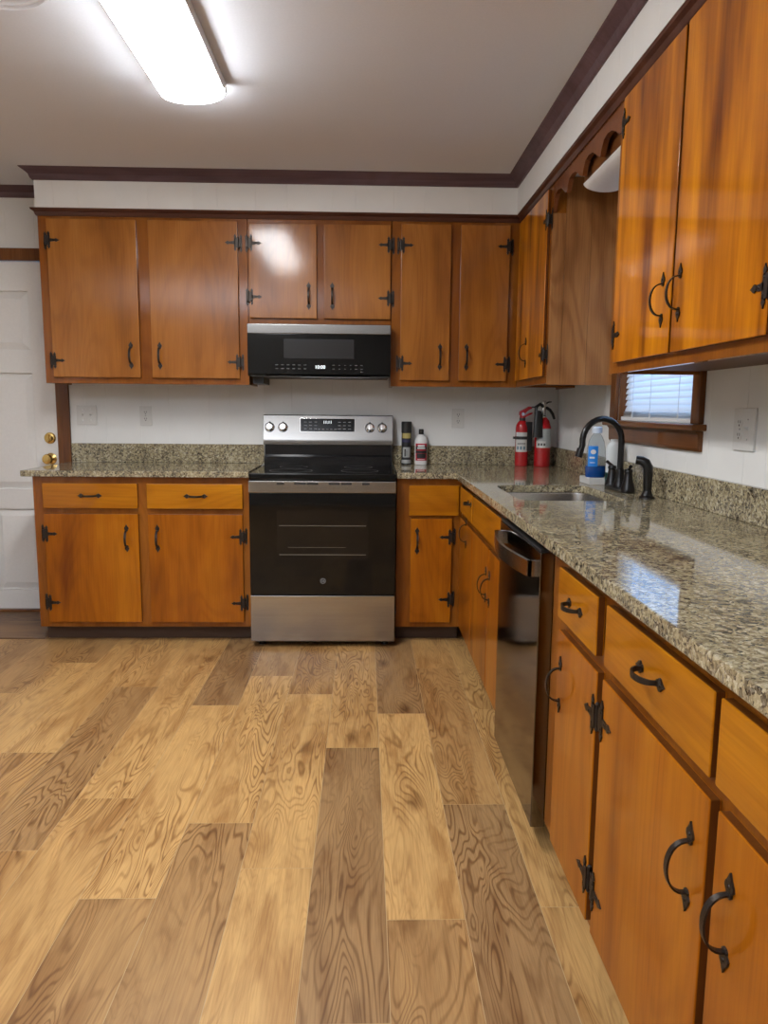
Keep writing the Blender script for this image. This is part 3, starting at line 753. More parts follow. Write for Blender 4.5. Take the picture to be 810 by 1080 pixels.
# ------------------------------------------------------------------ range
def kitchen_range():
    t = thing('electric_range', 'stainless steel electric range with black glass oven door', 'range', (0, 0, 0))
    hw = 0.379
    mb = MB(); mb.box(-hw+0.004, hw-0.004, -0.655, -0.03, 0.03, 0.905); mb.build('body', BPLASTIC, t, smooth=0)
    for sx in (-1, 1):
        for y in (-0.62, -0.08):
            mb = MB(); mb.cyl((sx*0.33, y, 0.0), (sx*0.33, y, 0.032), 0.018, 0.014); mb.build('foot', BPLASTIC, t)
    mb = MB(); mb.box(-hw, hw, -0.690, -0.09, 0.893, 0.925, 0.006); mb.build('cooktop', BGLASS, t)
    ck = t.children[-1]
    for x, y, r in ((-0.18, -0.50, 0.115), (0.19, -0.50, 0.10), (-0.19, -0.24, 0.08), (0.18, -0.24, 0.08)):
        mb = MB(); mb.lathe([(r-0.002, 0.9251), (r-0.002, 0.9254), (r, 0.9254), (r, 0.9251)], (x, y, 0), seg=48); mb.build('burner_ring', MIDGREY, ck)
    # upright at the back: black riser, then the steel control panel
    mb = MB(); mb.prism([(-0.115, 0.92), (-0.115, 0.975), (-0.085, 0.985), (-0.085, 1.045), (-0.03, 1.045), (-0.03, 0.92)], 'x', -hw+0.004, hw-0.004); mb.build('riser', BENAMEL, t, smooth=0)
    mb = MB(); mb.prism([(-0.098, 1.044), (-0.098, 1.082), (-0.074, 1.214), (-0.068, 1.219), (-0.028, 1.219), (-0.028, 1.044)], 'x', -hw-0.004, hw+0.004, bev=0.003); cp_ = mb.build('control_panel', STEELP, t)
    tilt = -math.atan2(0.024, 0.132)
    def onp(z): return -0.098+0.024*(z-1.082)/0.132
    mb = MB(); mb.box(-0.160, 0.160, -0.0025, 0.001, -0.039, 0.039, 0.0015); dp = mb.build('display', BGLASS, cp_, (-0.004, onp(1.160)-0.0005, 1.160), (tilt, 0, 0))
    mb = MB(); mb.box(-0.162, 0.162, -0.0015, 0.001, -0.041, 0.041, 0.001); mb.build('display_bezel', CHROME, cp_, (-0.004, onp(1.160)-0.0002, 1.160), (tilt, 0, 0))
    text('clock_digits', '11:11', 0.024, DISP, dp, (0.0, -0.003, 0.016))
    def legend(x0_, x1_, z0_, z1_):
        m = MB(); m.box(x0_, x1_, -0.0032, -0.0026, z0_, z1_); m.build('key_legend', GREYP, dp, smooth=0)
    for sx in (-1, 1):
        for i in range(3):
            for j in range(3): legend(min(sx*(0.062+0.030*i), sx*(0.078+0.030*i)), max(sx*(0.062+0.030*i), sx*(0.078+0.030*i)), 0.016-0.02*j, 0.0185-0.02*j)
    for i in range(5): legend(-0.056+0.024*i, -0.042+0.024*i, -0.026, -0.0235)
    for x in (-0.344, -0.266, 0.246, 0.319):
        mb = MB(); mb.lathe([(0.0, 0.0), (0.024, 0.0), (0.025, 0.006), (0.020, 0.008), (0.0185, 0.026), (0.016, 0.029), (0, 0.029)], axis=(0, -1, 0.0))
        mb.box(-0.005, 0.005, -0.034, -0.026, -0.017, 0.017, 0.002)
        kn = mb.build('knob', CHROME, cp_, (x, onp(1.145)-0.001, 1.146), (tilt, 0, 0))
        mb = MB(); mb.lathe([(0.0245, -0.0005), (0.0285, -0.0005), (0.0285, 0.003), (0.0245, 0.003)], axis=(0, -1, 0)); mb.box(-0.004, 0.004, -0.004, 0.0, 0.024, 0.033); mb.build('knob_ring', BPLASTIC, kn)
    # oven door
    mb = MB(); mb.box(-hw, hw, -0.689, -0.656, 0.287, 0.826, 0.002); d = mb.build('oven_door', BENAMEL, t)
    mb = MB(); mb.box(-hw+0.001, hw-0.001, -0.694, -0.6895, 0.290, 0.823, 0.001); mb.build('door_glass', BGLASS, d)
    mb = MB(); mb.box(-0.238, 0.238, -0.6946, -0.6941, 0.475, 0.735, 0); mb.build('oven_window', BGLASS2, d, smooth=0)
    mb = MB()
    for z in (0.502, 0.655): mb.box(-0.225, 0.225, -0.6951, -0.6947, z-0.0018, z+0.0018)
    mb.box(-0.18, 0.12, -0.6951, -0.6947, 0.540, 0.5415)
    mb.build('oven_rack_line', simple('rack_wire', (0.14, 0.125, 0.10), 0.4), d, smooth=0)
    mb = MB(); mb.box(-hw-0.001, hw+0.001, -0.700, -0.656, 0.8265, 0.887, 0.004); tr = mb.build('door_trim', STEEL, d)
    mb = MB()
    mb.bm.free()
    for a, b in ((-0.235, -0.195), (-0.145, -0.085), (-0.080, -0.022), (0.032, 0.088), (0.096, 0.150), (0.205, 0.242)):
        mb = MB(); mb.box(a, b, -0.7006, -0.6995, 0.8690, 0.8795); mb.build('vent_slot', BPLASTIC, tr, smooth=0)
    mb = MB(); mb.lathe([(0.0118, -0.0002), (0.0118, 0.0006), (0.0138, 0.0006), (0.0138, -0.0002)], axis=(0, -1, 0), seg=32); lg = mb.build('badge', GREYP, d, (0.001, -0.6945, 0.362))
    text('badge_letters', 'GE', 0.0135, GREYP, lg, (0, -0.0006, 0))
    mb = MB(); mb.box(-hw, hw, -0.694, -0.656, 0.034, 0.282, 0.004); mb.build('storage_drawer', STEEL, t)
kitchen_range()

# ------------------------------------------------------------------ microwave
def microwave():
    t = thing('microwave_oven', 'black and steel microwave mounted over the range', 'microwave', (-0.033, 0, 1.427))
    hw = 0.386
    mb = MB(); mb.box(-hw+0.004, hw-0.006, -0.372, -0.002, 0.002, 0.283); mb.box(-hw+0.012, -hw+0.07, -0.30, -0.03, -0.036, 0.004); mb.build('casing', BPLASTIC, t, smooth=0)
    mb = MB(); mb.prism([(-0.400, 0.014), (-0.392, 0.004), (-0.373, 0.0), (-0.373, 0.228), (-0.401, 0.228)], 'x', -hw, hw, bev=0.002); d = mb.build('door', BGLASS, t)
    mb = MB(); mb.box(-hw, hw, -0.404, -0.373, 0.2285, 0.2775, 0.003); mb.build('handle_band', STEELP, t)
    mb = MB(); mb.box(-0.19, 0.188, -0.4014, -0.4006, 0.098, 0.200); mb.build('door_window', SOFTGREY, d, smooth=0)
    text('clock_digits', '10:00', 0.026, DISP, d, (0.005, -0.4016, 0.052))
    def legend(x0_, x1_, z0_, z1_):
        m = MB(); m.box(x0_, x1_, -0.4016, -0.4008, z0_, z1_); m.build('key_legend', MIDGREY, d, smooth=0)
    for i in range(6):
        q = 0.004 if i in (1, 2, 3) else 0
        for j in range(2):
            legend(-0.236+0.0305*i, -0.222+0.0305*i, 0.041+0.020*j, 0.0445+0.020*j)
            legend(0.072+0.0305*i+q, 0.084+0.0305*i-q/2, 0.041+0.020*j, 0.0445+0.020*j)
    legend(0.224, 0.238, 0.026, 0.0295)
    mb = MB(); mb.box(-0.10, 0.28, -0.386, -0.36, -0.004, 0.0015, 0.001); mb.box(0.0, 0.11, -0.34, -0.20, -0.003, 0.0019); mb.build('underside_vent', simple('grey_grille', (0.16, 0.16, 0.16), 0.4, 0.6), t)
microwave()

# ------------------------------------------------------------------ dishwasher
def dishwasher():
    ya = -1.907; W = 0.596
    t = thing('dishwasher', 'dark stainless dishwasher under the granite worktop', 'dishwasher', (XR-0.001, ya, 0), RZ)
    D = XR-0.001-XF
    mb = MB(); mb.box(0.006, W-0.006, -D+0.004, -0.03, 0.075, 0.868); mb.build('tub', BPLASTIC, t, smooth=0)
    mb = MB(); mb.box(0.012, W-0.012, -D+0.055, -D+0.07, 0.002, 0.075); mb.box(0.02, 0.05, -D+0.07, -0.1, 0.0, 0.076); mb.box(W-0.05, W-0.02, -D+0.07, -0.1, 0.0, 0.076); mb.build('toe_kick', BPLASTIC, t, smooth=0)
    mb = MB(); mb.box(0.0, W, -D-0.039, -D+0.003, 0.066, 0.872, 0.003); d = mb.build('door', DKSTEEL, t)
    y0 = -D-0.039
    mb = MB(); mb.box(0.002, W-0.002, y0+0.001, y0+0.036, 0.8725, 0.880, 0.001); mb.build('control_strip', BPLASTIC, d, smooth=0)
    # bowed bar handle
    n = 20; o_, i_ = [], []
    for k in range(n+1):
        f = k/n; x = 0.035+f*(W-0.070); bow = 0.026+0.030*math.sin(PI*f)
        o_.append((x, y0-bow)); i_.append((x, y0-bow+0.011))
    o_[0] = (0.035, y0-0.026); 
    mb = MB(); mb.prism(o_+i_[::-1], 'z', 0.797, 0.842)
    mb.box(0.035, 0.047, y0-0.027, y0+0.001, 0.797, 0.842); mb.box(W-0.047, W-0.035, y0-0.027, y0+0.001, 0.797, 0.842)
    mb.build('handle', DKSTEEL2, d, smooth=20)
dishwasher()

# ------------------------------------------------------------------ window
def window():
    t = bpy.data.objects.new('window_1', None); COL.objects.link(t); t.location = (XR, (WY0+WY1)/2, WZ0); struct(t, 'window with dark brown casing over the sink')
    hy = (WY1-WY0)/2; H = WZ1-WZ0
    mb = MB(); c = 0.068
    mb.box(-0.020, -0.0005, -hy-c, -hy, 0.0, H, 0.003); mb.box(-0.020, -0.0005, hy, hy+c, 0.0, H, 0.003); mb.box(-0.022, -0.0005, -hy-c-0.005, hy+c+0.005, H, H+0.075, 0.003)
    mb.box(0.0, 0.06, -hy+0.0, -hy+0.012, 0.0, H); mb.box(0.0, 0.06, hy-0.012, hy, 0.0, H); mb.box(0, 0.06, -hy, hy, H-0.012, H)
    mb.build('casing', W_CASE, t, smooth=0)
    mb = MB(); mb.box(-0.050, 0.06, -hy-c-0.022, hy+c+0.012, -0.024, -0.0005, 0.006); mb.build('stool', W_CASEH, t)
    mb = MB(); mb.prism([(-0.0005, -0.025), (-0.030, -0.025), (-0.020, -0.036), (-0.018, -0.085), (-0.012, -0.096), (-0.0005, -0.096)], 'x', 0, 1)
    bmesh.ops.transform(mb.bm, matrix=Matrix(((0, 1, 0, 0), (1, 0, 0, 0), (0, 0, 1, 0), (0, 0, 0, 1))) @ Matrix.Diagonal((2*(hy+c), 1, 1, 1)) @ Matrix.Translation((-0.5, 0, 0)), verts=mb.bm.verts)
    bmesh.ops.recalc_face_normals(mb.bm, faces=mb.bm.faces)
    mb.build('apron', W_CASEH, t, smooth=0)
    mb = MB(); s = 0.035
    for a, b, c_, d_ in ((-hy+0.012, -hy+0.012+s, 0, H-0.012), (hy-0.012-s, hy-0.012, 0, H-0.012), (-hy+0.012+s, hy-0.012-s, 0, 0.045), (-hy+0.012+s, hy-0.012-s, H-0.055, H-0.012), (-hy+0.012+s, hy-0.012-s, H/2-0.02, H/2+0.02)):
        mb.box(0.062, 0.092, a, b, c_, d_, 0.002)
    mb.build('sash', WHITEP, t)
    mb = MB(); mb.box(0.075, 0.079, -hy+0.045, hy-0.045, 0.04, H-0.05); mb.build('glass', PANE, t, smooth=0)
window()
def blind():
    t = thing('window_blind', 'white slatted blind in the window over the sink', 'blind', (XR+0.030, (WY0+WY1)/2, WZ0))
    hy = (WY1-WY0)/2-0.016; H = WZ1-WZ0-0.012
    mb = MB(); mb.box(-0.022, 0.022, -hy, hy, H-0.045, H-0.002, 0.003); mb.build('head_rail', WHITEP, t)
    mb = MB(); mb.box(-0.024, 0.024, -hy, hy, 0.002, 0.018, 0.003)
    mb.build('bottom_rail', WHITEP, t)
    mb = MB(); z = 0.021
    def slat(z, a):
        ca, sa = math.cos(a), math.sin(a); w = 0.0145
        P = [(-w, 0.0), (-w*0.4, 0.0020), (w*0.4, 0.0020), (w, 0.0), (w*0.4, 0.0010), (-w*0.4, 0.0010)]
        pts = [(x*ca-q*sa, z+x*sa+q*ca) for x, q in P]
        u = bmesh.new(); A = [u.verts.new((x, -hy, q)) for x, q in pts]; B = [u.verts.new((x, hy, q)) for x, q in pts]
        for k in range(6): u.faces.new((A[k], A[(k+1) % 6], B[(k+1) % 6], B[k]))
        u.faces.new(A[::-1]); u.faces.new(B); bmesh.ops.recalc_face_normals(u, faces=u.faces); mb.merge(u)
    while z < 0.045: slat(z, 0.03); z += 0.006
    z += 0.010
    while z < H-0.06: slat(z, 1.14); z += 0.0255
    mb.build('slats', BLINDM, t, smooth=0)
    mb = MB()
    for y in (-hy*0.62, hy*0.1, hy*0.62):
        mb.cyl((-0.026, y, 0.01), (-0.026, y, H-0.02), 0.0012, seg=6)
        mb.box(-0.0275, -0.0245, y-0.004, y+0.004, 0.01, 0.03)
    mb.build('ladder_cords', WHITEP, t)
blind()

# ------------------------------------------------------------------ ceiling fixtures
def led_light():
    t = thing('wraparound_light', 'lit white wraparound ceiling light', 'light', (-0.450, -1.43, ZC))
    hw, L = 0.122, 1.24
    mb = MB(); mb.box(-hw-0.006, hw+0.006, -L, 0.0, -0.041, -0.0005, 0.003); mb.build('housing', WHITEP, t)
    pts = [(hw*math.cos(a), -0.0412-0.042*math.sin(a)**0.85) for a in [PI*k/20 for k in range(21)]]
    mb = MB(); mb.prism(pts, 'y', -L+0.004, -0.004, bev=0.004); mb.build('diffuser', LED, t)
    mb = MB(); mb.box(hw+0.0065, hw+0.012, -0.05, -0.02, -0.050, -0.026, 0.002); mb.build('latch', WHITEP, t)
led_light()
def ring_fixture():
    t = thing('round_ceiling_vent', 'round ridged white ceiling fixture at the top left corner', 'vent', (-0.89, -2.12, ZC))
    prof = [(0.19, -0.0003)]
    for r in (0.185, 0.155, 0.125, 0.095):
        prof += [(r, -0.006), (r-0.006, -0.014), (r-0.016, -0.014), (r-0.022, -0.006)]
    prof += [(0.05, -0.03), (0, -0.03)]
    mb = MB(); mb.lathe(prof, seg=48); mb.build('rings', CEIL, t)
ring_fixture()

# ------------------------------------------------------------------ outlets
def plate(name, label, cat, loc, rz, w, h, kinds, group=None):
    t = thing(name, label, cat, loc, rz, group)
    mb = MB(); mb.box(-w/2, w/2, -0.008, -0.0003, -h/2, h/2, 0.0018); mb.build('wall_plate', PLATE, t)
    n = len(kinds)
    for i, k in enumerate(kinds):
        x = (i-(n-1)/2)*0.047
        if k == 'duplex' or k == 'gfci':
            for s in (1, -1):
                mb = MB(); mb.prism([(x+0.0165*math.cos(a)*1.0, s*0.0195+max(-0.0135, min(0.0135, 0.0165*math.sin(a)))) for a in [2*PI*q/24 for q in range(24)]], 'y', -0.0105, -0.006)
                r = mb.build('receptacle', PLATE, t, smooth=0)
                mb = MB(); mb.box(x-0.0075, x-0.0045, -0.0109, -0.0103, s*0.0195-0.001, s*0.0195+0.0075); mb.box(x+0.0045, x+0.0075, -0.0109, -0.0103, s*0.0195-0.001, s*0.0195+0.0075)
                mb.cyl((x, -0.0109, s*0.0195-0.0075), (x, -0.0103, s*0.0195-0.0075), 0.0032, seg=10); mb.build('slots', PLATED, r, smooth=0)
            mb = MB(); mb.cyl((x, -0.0085, 0), (x, -0.006, 0), 0.003, seg=10); mb.build('screw', CHROME, t)
        elif k == 'toggle':
            mb = MB(); mb.box(x-0.0055, x+0.0055, -0.0085, -0.006, -0.0125, 0.0125, 0.001)
            mb.prism([(-0.006, -0.006), (-0.020, 0.004), (-0.020, 0.010), (-0.006, 0.006)], 'x', x-0.004, x+0.004); mb.build('toggle', PLATE, t)
            for s in (1, -1):
                mb = MB(); mb.cyl((x, -0.0085, s*0.030), (x, -0.006, s*0.030), 0.003, seg=10); mb.build('screw', CHROME, t)
plate('light_switch', 'double toggle switch plate on the wall beside the door casing', 'switch', (-1.439, 0, 1.207), 0, 0.118, 0.116, ('toggle', 'toggle'))
plate('wall_outlet', 'white wall outlet above the left granite backsplash', 'outlet', (-1.091, 0, 1.205), 0, 0.071, 0.116, ('duplex',), 'wall outlets')
plate('wall_outlet', 'white wall outlet between the range and the fire extinguishers', 'outlet', (0.779, 0, 1.206), 0, 0.074, 0.118, ('duplex',), 'wall outlets')
plate('wall_outlet', 'double plate with outlet and switch on the right wall past the window', 'outlet', (XR, -2.226, 1.205), RZ, 0.128, 0.130, ('duplex', 'toggle'), 'wall outlets')

# ------------------------------------------------------------------ faucet, sprayer
def faucet():
    t = thing('kitchen_faucet', 'black gooseneck faucet with two lever handles behind the sink', 'faucet', (1.285, -1.420, KT))
    mb = MB(); mb.prism([(x, y) for x, y in rrect(-0.028, 0.028, -0.125, 0.125, 0.022)], 'z', 0.0, 0.014, bev=0.004); mb.build('base_plate', BRONZE, t)
    pts = [(0, 0, 0.012), (0, 0, 0.10), (0, 0, 0.20)]
    r = 0.088
    for k in range(1, 15):
        a = PI*k/14*1.05; pts.append((-r+r*math.cos(a), -0.020*(1-math.cos(a)), 0.205+1.05*r*math.sin(a)))
    e = pts[-1]; pts.append((e[0]-0.010, e[1]-0.002, e[2]-0.035))
    e = pts[-1]
    mb = MB(); mb.lathe([(0.0, 0.0), (0.027, 0.0), (0.026, 0.012), (0.020, 0.03), (0.0175, 0.06), (0.0165, 0.075), (0.013, 0.08)], (0, 0, 0.012)); mb.tube(pts, 0.0125, 20)
    sp_ = mb.build('spout', BRONZE, t)
    mb = MB(); mb.cyl((e[0]+0.003, e[1], e[2]+0.02), (e[0]-0.006, e[1], e[2]-0.015), 0.0150, 0.0155, 18); mb.build('spout_tip', BRONZE, sp_)
    for s in (1, -1):
        y = s*0.1
        mb = MB(); mb.lathe([(0, 0), (0.029, 0), (0.028, 0.008), (0.021, 0.03), (0.016, 0.06), (0.015, 0.068), (0.018, 0.074), (0.016, 0.084), (0, 0.088)], (0, y, 0.012))
        mb.tube([(0, y, 0.092), (-0.002, y+s*0.012, 0.098), (-0.005, y+s*0.026, 0.104), (-0.008, y+s*0.042, 0.110)], [0.010, 0.008, 0.0065, 0.0075], 18)
        mb.build('lever_handle', BRONZE, t)
faucet()
def sprayer():
    t = thing('side_sprayer', 'black pull-out side sprayer right of the faucet', 'sprayer', (1.292, -1.708, KT))
    mb = MB(); mb.lathe([(0, 0), (0.030, 0), (0.029, 0.006), (0.022, 0.012), (0.018, 0.022), (0.016, 0.03), (0, 0.03)]); mb.build('holder', BRONZE, t)
    mb = MB(); mb.tube([(0, 0, 0.026), (0, 0, 0.09), (-0.001, 0.0, 0.118), (-0.010, 0.004, 0.135), (-0.024, 0.010, 0.143), (-0.042, 0.018, 0.145)], [0.015, 0.0175, 0.019, 0.019, 0.0175, 0.0165], 18)
    mb.build('spray_head', BRONZE, t)
sprayer()

# ------------------------------------------------------------------ things on the worktop
def band(mb, r, z0, z1, a0, a1, off=0.0004, seg=16, mi=0, sy=1.0):
    """a label wrapped on a cylinder between angles"""
    u = bmesh.new(); rows = []
    for k in range(seg+1):
        a = a0+(a1-a0)*k/seg
        rows.append([u.verts.new(((r+q)*math.cos(a), (r+q)*math.sin(a)*sy, z)) for q, z in ((off, z0), (off, z1), (0, z1), (0, z0))])
    for a, b in zip(rows, rows[1:]):
        for k in range(4): u.faces.new((a[k], a[(k+1) % 4], b[(k+1) % 4], b[k]))
    u.faces.new(rows[0][::-1]); u.faces.new(rows[-1])
    bmesh.ops.recalc_face_normals(u, faces=u.faces); mb.merge(u, mi)
FR = -PI/2     # the side towards the camera
def spray_can():
    t = thing('spray_can', 'black aerosol spray can standing right of the range', 'can', (0.465, -0.062, KT))
    r = 0.030
    mb = MB(); mb.lathe([(0, 0), (r-0.002, 0), (r, 0.003), (r, 0.006), (r-0.001, 0.008), (r-0.001, 0.192), (r-0.006, 0.200), (0, 0.200)]); b = mb.build('can_body', BPLASTIC, t)
    mb = MB(); mb.lathe([(0, 0.192), (r+0.001, 0.192), (r+0.001, 0.252), (r-0.002, 0.257), (0, 0.257)]); mb.build('cap', BPLASTIC, t)
    r -= 0.001
    mb = MB(); band(mb, r, 0.010, 0.030, FR-1.5, FR+1.5); mb.build('base_and_reflection_band', LABELG, b)  # lower can, with its mirror image in the granite put into this grey
    mb = MB(); band(mb, r, 0.045, 0.105, FR-0.85, FR+0.85); mb.build('picture', LABELG, b)
    mb = MB(); band(mb, r+0.0004, 0.050, 0.095, FR-0.45, FR-0.15); band(mb, r+0.0004, 0.052, 0.085, FR+0.0, FR+0.08); mb.build('picture_detail', BPLASTIC, b)
    mb = MB(); band(mb, r, 0.135, 0.152, FR-1.1, FR+1.1); mb.build('violet_stripe', PURPLE, b)
    mb = MB(); band(mb, r, 0.158, 0.188, FR-1.0, FR+1.0); mb.build('gold_emblem', GOLD, b)
spray_can()
def cleaner():
    t = thing('cleaner_bottle', 'white cleaner bottle with black cap and red label, beside the spray can', 'bottle', (0.553, -0.066, KT))
    mb = MB(); k = 0.68
    prof = [(0, 0), (0.032, 0), (0.0365, 0.004), (0.0375, 0.012), (0.0375, 0.135), (0.036, 0.148), (0.028, 0.165), (0.018, 0.176), (0.0135, 0.180), (0.0135, 0.186), (0, 0.186)]
    mb.lathe(prof, sy=k); b = mb.build('bottle_body', WHITEP, t)
    mb = MB(); mb.lathe([(0, 0.182), (0.0150, 0.182), (0.0150, 0.208), (0.012, 0.213), (0, 0.213)]); mb.build('cap', BPLASTIC, t)
    def lab(name, z0, z1, half, mat, off=0.0004):
        m = MB(); band(m, 0.0375, z0, z1, FR-half, FR+half, off=off, sy=k); m.build(name, mat, b)
    lab('label', 0.026, 0.128, 1.05, REDD)
    lab('label_band', 0.070, 0.112, 1.03, BPLASTIC, 0.0008); lab('label_picture', 0.040, 0.068, 0.75, BPLASTIC, 0.0008); lab('label_stripe', 0.086, 0.092, 0.9, REDD, 0.0012)
    lab('label_title', 0.108, 0.119, 0.55, WHITEP, 0.0013); lab('label_title', 0.097, 0.104, 0.65, WHITEP, 0.0013)
    lab('label_text', 0.031, 0.034, 0.6, WHITEP, 0.0008)
cleaner()
def extinguisher_small():
    t = thing('fire_extinguisher', 'smaller red fire extinguisher with red lever and black bracket', 'fire extinguisher', (1.150, -0.098, KT), 0, 'fire extinguishers')
    r = 0.0385
    mb = MB(); mb.lathe([(0, 0), (r-0.003, 0), (r, 0.004), (r, 0.225), (r-0.004, 0.245), (r-0.014, 0.262), (0.013, 0.272), (0.013, 0.282), (0, 0.282)]); b = mb.build('cylinder', RED, t)
    mb = MB(); band(mb, r, 0.085, 0.200, FR-1.25, FR+0.75); lb = mb.build('label', LABELW, b)
    mb = MB()
    for a in (-0.95, -0.45, 0.05): band(mb, r+0.0004, 0.098, 0.118, FR+a, FR+a+0.32, off=0.0003, seg=4)
    mb.build('pictograms', simple('label_blue_grey', (0.12, 0.2, 0.25), 0.5), lb)
    mb = MB()
    for zz in (0.128, 0.135): band(mb, r+0.0004, zz, zz+0.003, FR-0.9, FR+0.4, off=0.0003, seg=6)
    mb.build('label_lines', PLATED, lb)
    mb = MB(); mb.box(0.014, 0.056, -0.030, 0.030, 0.090, 0.262, 0.006); mb.lathe([(r+0.0012, 0.158), (r+0.003, 0.158), (r+0.003, 0.176), (r+0.0012, 0.176), (r+0.0012, 0.158)], seg=40); mb.box(-0.052, -0.036, -0.012, 0.012, 0.160, 0.174, 0.002)
    mb.build('wall_bracket', BPLASTIC, t)
    mb = MB(); mb.cyl((0, 0, 0.268), (0, 0, 0.285), 0.018, seg=20); mb.build('collar', BPLASTIC, t)
    mb = MB(); mb.cyl((0, 0, 0.284), (0, 0, 0.318), 0.017, 0.014, seg=16)
    mb.prism([(-0.022, 0.300), (-0.020, 0.322), (0.005, 0.336), (0.034, 0.352), (0.052, 0.350), (0.056, 0.340), (0.034, 0.330), (0.016, 0.314), (0.014, 0.296)], 'y', -0.012, 0.012, bev=0.003)
    mb.prism([(0.010, 0.296), (0.040, 0.314), (0.058, 0.318), (0.056, 0.308), (0.030, 0.296), (0.012, 0.284)], 'y', -0.010, 0.010, bev=0.002)
    v = mb.build('lever_valve', RED, t)
    mb = MB(); mb.cyl((0.000, -0.014, 0.306), (0.0, -0.019, 0.306), 0.010, seg=16); mb.build('gauge', CHROME, v)
extinguisher_small()
def extinguisher_big():
    t = thing('fire_extinguisher', 'larger red fire extinguisher with hanging black hose, nearest the corner', 'fire extinguisher', (1.268, -0.125, KT), 0, 'fire extinguishers')
    r = 0.0475
    mb = MB(); mb.lathe([(0, 0), (r-0.003, 0), (r, 0.004), (r, 0.225), (r-0.002, 0.238), (r-0.012, 0.268), (0.022, 0.285), (0.016, 0.290), (0, 0.290)]); b = mb.build('cylinder', RED, t)
    mb = MB(); band(mb, r, 0.112, 0.222, FR-1.05, FR+1.25); lb = mb.build('label', LABELG, b)
    mb = MB(); band(mb, r+0.0004, 0.112, 0.150, FR-1.05, FR+0.15, off=0.0003); mb.build('label_panel', LABELW, lb)
    mb = MB()
    for a in (-0.8, -0.45, -0.1): band(mb, r+0.0008, 0.124, 0.138, FR+a, FR+a+0.22, off=0.0003, seg=4)
    mb.build('pictograms', PLATED, lb)
    mb = MB(); mb.lathe([(0.018, 0.286), (0.018, 0.296), (0.013, 0.300), (0.013, 0.352), (0.015, 0.356), (0.015, 0.372), (0, 0.376)]); mb.box(-0.010, 0.012, -0.012, 0.012, 0.352, 0.385, 0.003); v = mb.build('valve', CHROME, t)
    mb = MB(); mb.prism([(0.006, 0.352), (0.020, 0.352), (0.042, 0.338), (0.060, 0.312), (0.070, 0.280), (0.060, 0.276), (0.048, 0.304), (0.032, 0.326), (0.008, 0.340)], 'y', -0.010, 0.010, bev=0.002)
    mb.prism([(0.005, 0.372), (0.026, 0.382), (0.044, 0.382), (0.044, 0.376), (0.028, 0.374), (0.008, 0.362)], 'y', -0.009, 0.009, bev=0.002); mb.build('lever', BPLASTIC, v)
    mb = MB(); mb.tube([(-0.006, -0.010, 0.352), (-0.026, -0.020, 0.366), (-0.050, -0.026, 0.350), (-0.052, -0.032, 0.31), (-0.048, -0.036, 0.25)], 0.010, 18)
    mb.lathe([(0.0, 0.172), (0.031, 0.172), (0.029, 0.182), (0.024, 0.300), (0.020, 0.325), (0, 0.330)], (-0.040, -0.044, 0), sy=0.5)
    mb.box(-0.078, -0.040, -0.032, -0.018, 0.344, 0.352, 0.002); mb.build('hose', BPLASTIC, t)
extinguisher_big()
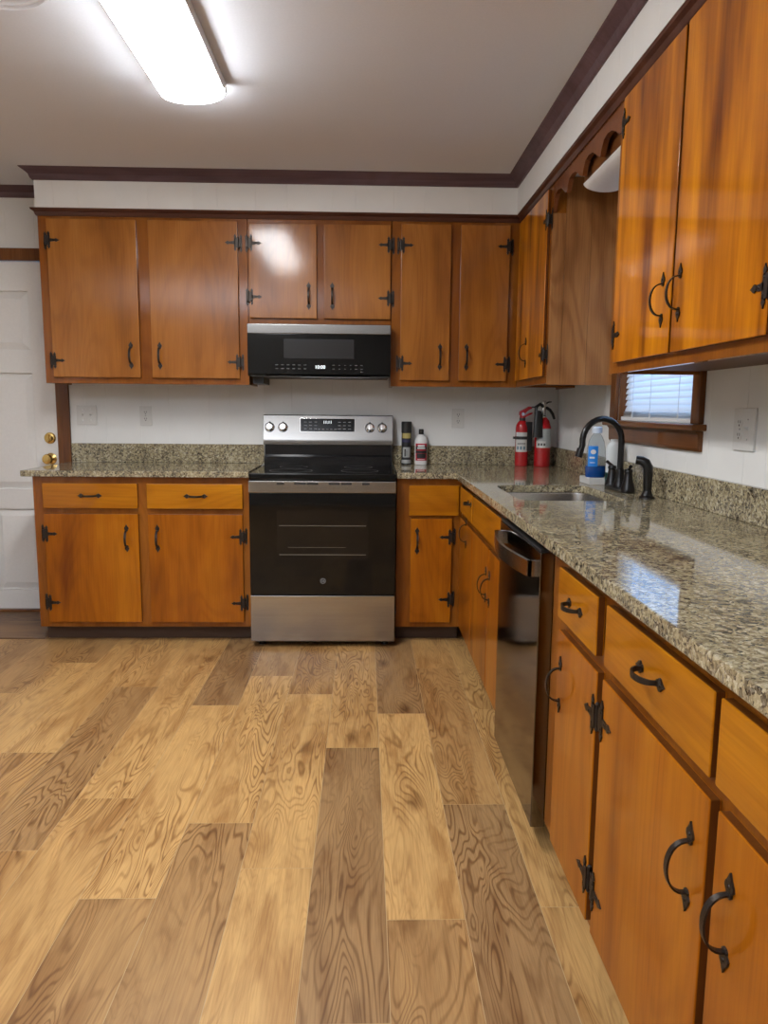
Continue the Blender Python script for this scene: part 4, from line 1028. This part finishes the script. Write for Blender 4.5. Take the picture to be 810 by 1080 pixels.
def soap():
    t0 = thing('soap_tray', 'small white block tray under the blue dish soap', 'tray', (1.272, -1.135, KT))
    mb = MB(); mb.box(-0.050, 0.050, -0.075, 0.075, 0.0, 0.030, 0.003); mb.build('tray_block', simple('white_tray', (0.6, 0.6, 0.59), 0.3), t0)
    z = KT+0.0302
    t = thing('dish_soap_bottle', 'clear dish soap bottle with blue liquid and blue label', 'bottle', (1.266, -1.150, z))
    k = 0.62
    body = [(0, 0), (0.041, 0), (0.0445, 0.004), (0.0455, 0.04), (0.044, 0.10), (0.041, 0.135), (0.034, 0.165), (0.023, 0.188), (0.017, 0.196), (0.017, 0.203)]
    mb = MB(); mb.lathe(body, sx=1.0, sy=k); bo = mb.build('bottle_body', BOTTLEC, t)
    so = bo.modifiers.new('wall', 'SOLIDIFY'); so.thickness = 0.0012; so.offset = -1
    mb = MB(); mb.lathe([(0.0405, 0.0002), (0.0416, 0.0004), (0.0451, 0.0042), (0.0461, 0.040), (0.0459, 0.053), (0.0442, 0.0532)], sy=k); mb.build('liquid', SOAP, t)
    mb = MB(); mb.lathe([(0, 0.200), (0.0225, 0.200), (0.0225, 0.224), (0.019, 0.229), (0, 0.229)]); mb.build('cap', simple('pale_cap', (0.60, 0.66, 0.74), 0.35), t)
    mb = MB(); band(mb, 0.0453, 0.050, 0.142, FR-1.05, FR+0.0, off=0.0010, sy=k); lb = mb.build('label', BLUEL, bo)
    mb = MB(); u = bmesh.new(); 
    mb.lathe([(0.0, 0.0), (0.011, 0.0), (0.011, 0.0006), (0, 0.0006)], (0, 0, 0), axis=(0, -1, 0), sx=1.1, sy=0.95); mb.build('label_oval', WHITEP, lb, (-0.021, -0.0275, 0.116), (0, 0, -0.28))
    mb = MB(); band(mb, 0.0464, 0.086, 0.094, FR-0.85, FR-0.3, off=0.0003, sy=k); band(mb, 0.0464, 0.066, 0.069, FR-0.8, FR-0.25, off=0.0003, sy=k); mb.build('label_text', WHITEP, lb)
    t = thing('hand_soap_bottle', 'pale bottle with green pump base seen through the faucet arch', 'bottle', (1.325, -1.215, KT))
    mb = MB(); mb.lathe([(0, 0), (0.030, 0), (0.032, 0.004), (0.034, 0.15), (0.032, 0.175), (0.024, 0.190), (0.018, 0.196), (0.018, 0.205), (0, 0.205)], sy=0.8); b = mb.build('bottle_body', LIGHTGREY, t)
    mb = MB(); mb.lathe([(0.0325, 0.0), (0.0335, 0.0), (0.0335, 0.058), (0.0325, 0.058)], sy=0.8); mb.build('green_sleeve', GREENC, b)
    mb = MB(); band(mb, 0.0321, 0.092, 0.104, FR-0.9, FR+0.5, sy=0.8); mb.build('label_print', PINKP, b)
    mb = MB(); band(mb, 0.0321, 0.110, 0.125, FR-0.5, FR+0.2, sy=0.8); mb.build('label_emblem', simple('grey_emblem', (0.36, 0.38, 0.38), 0.5), b)
soap()
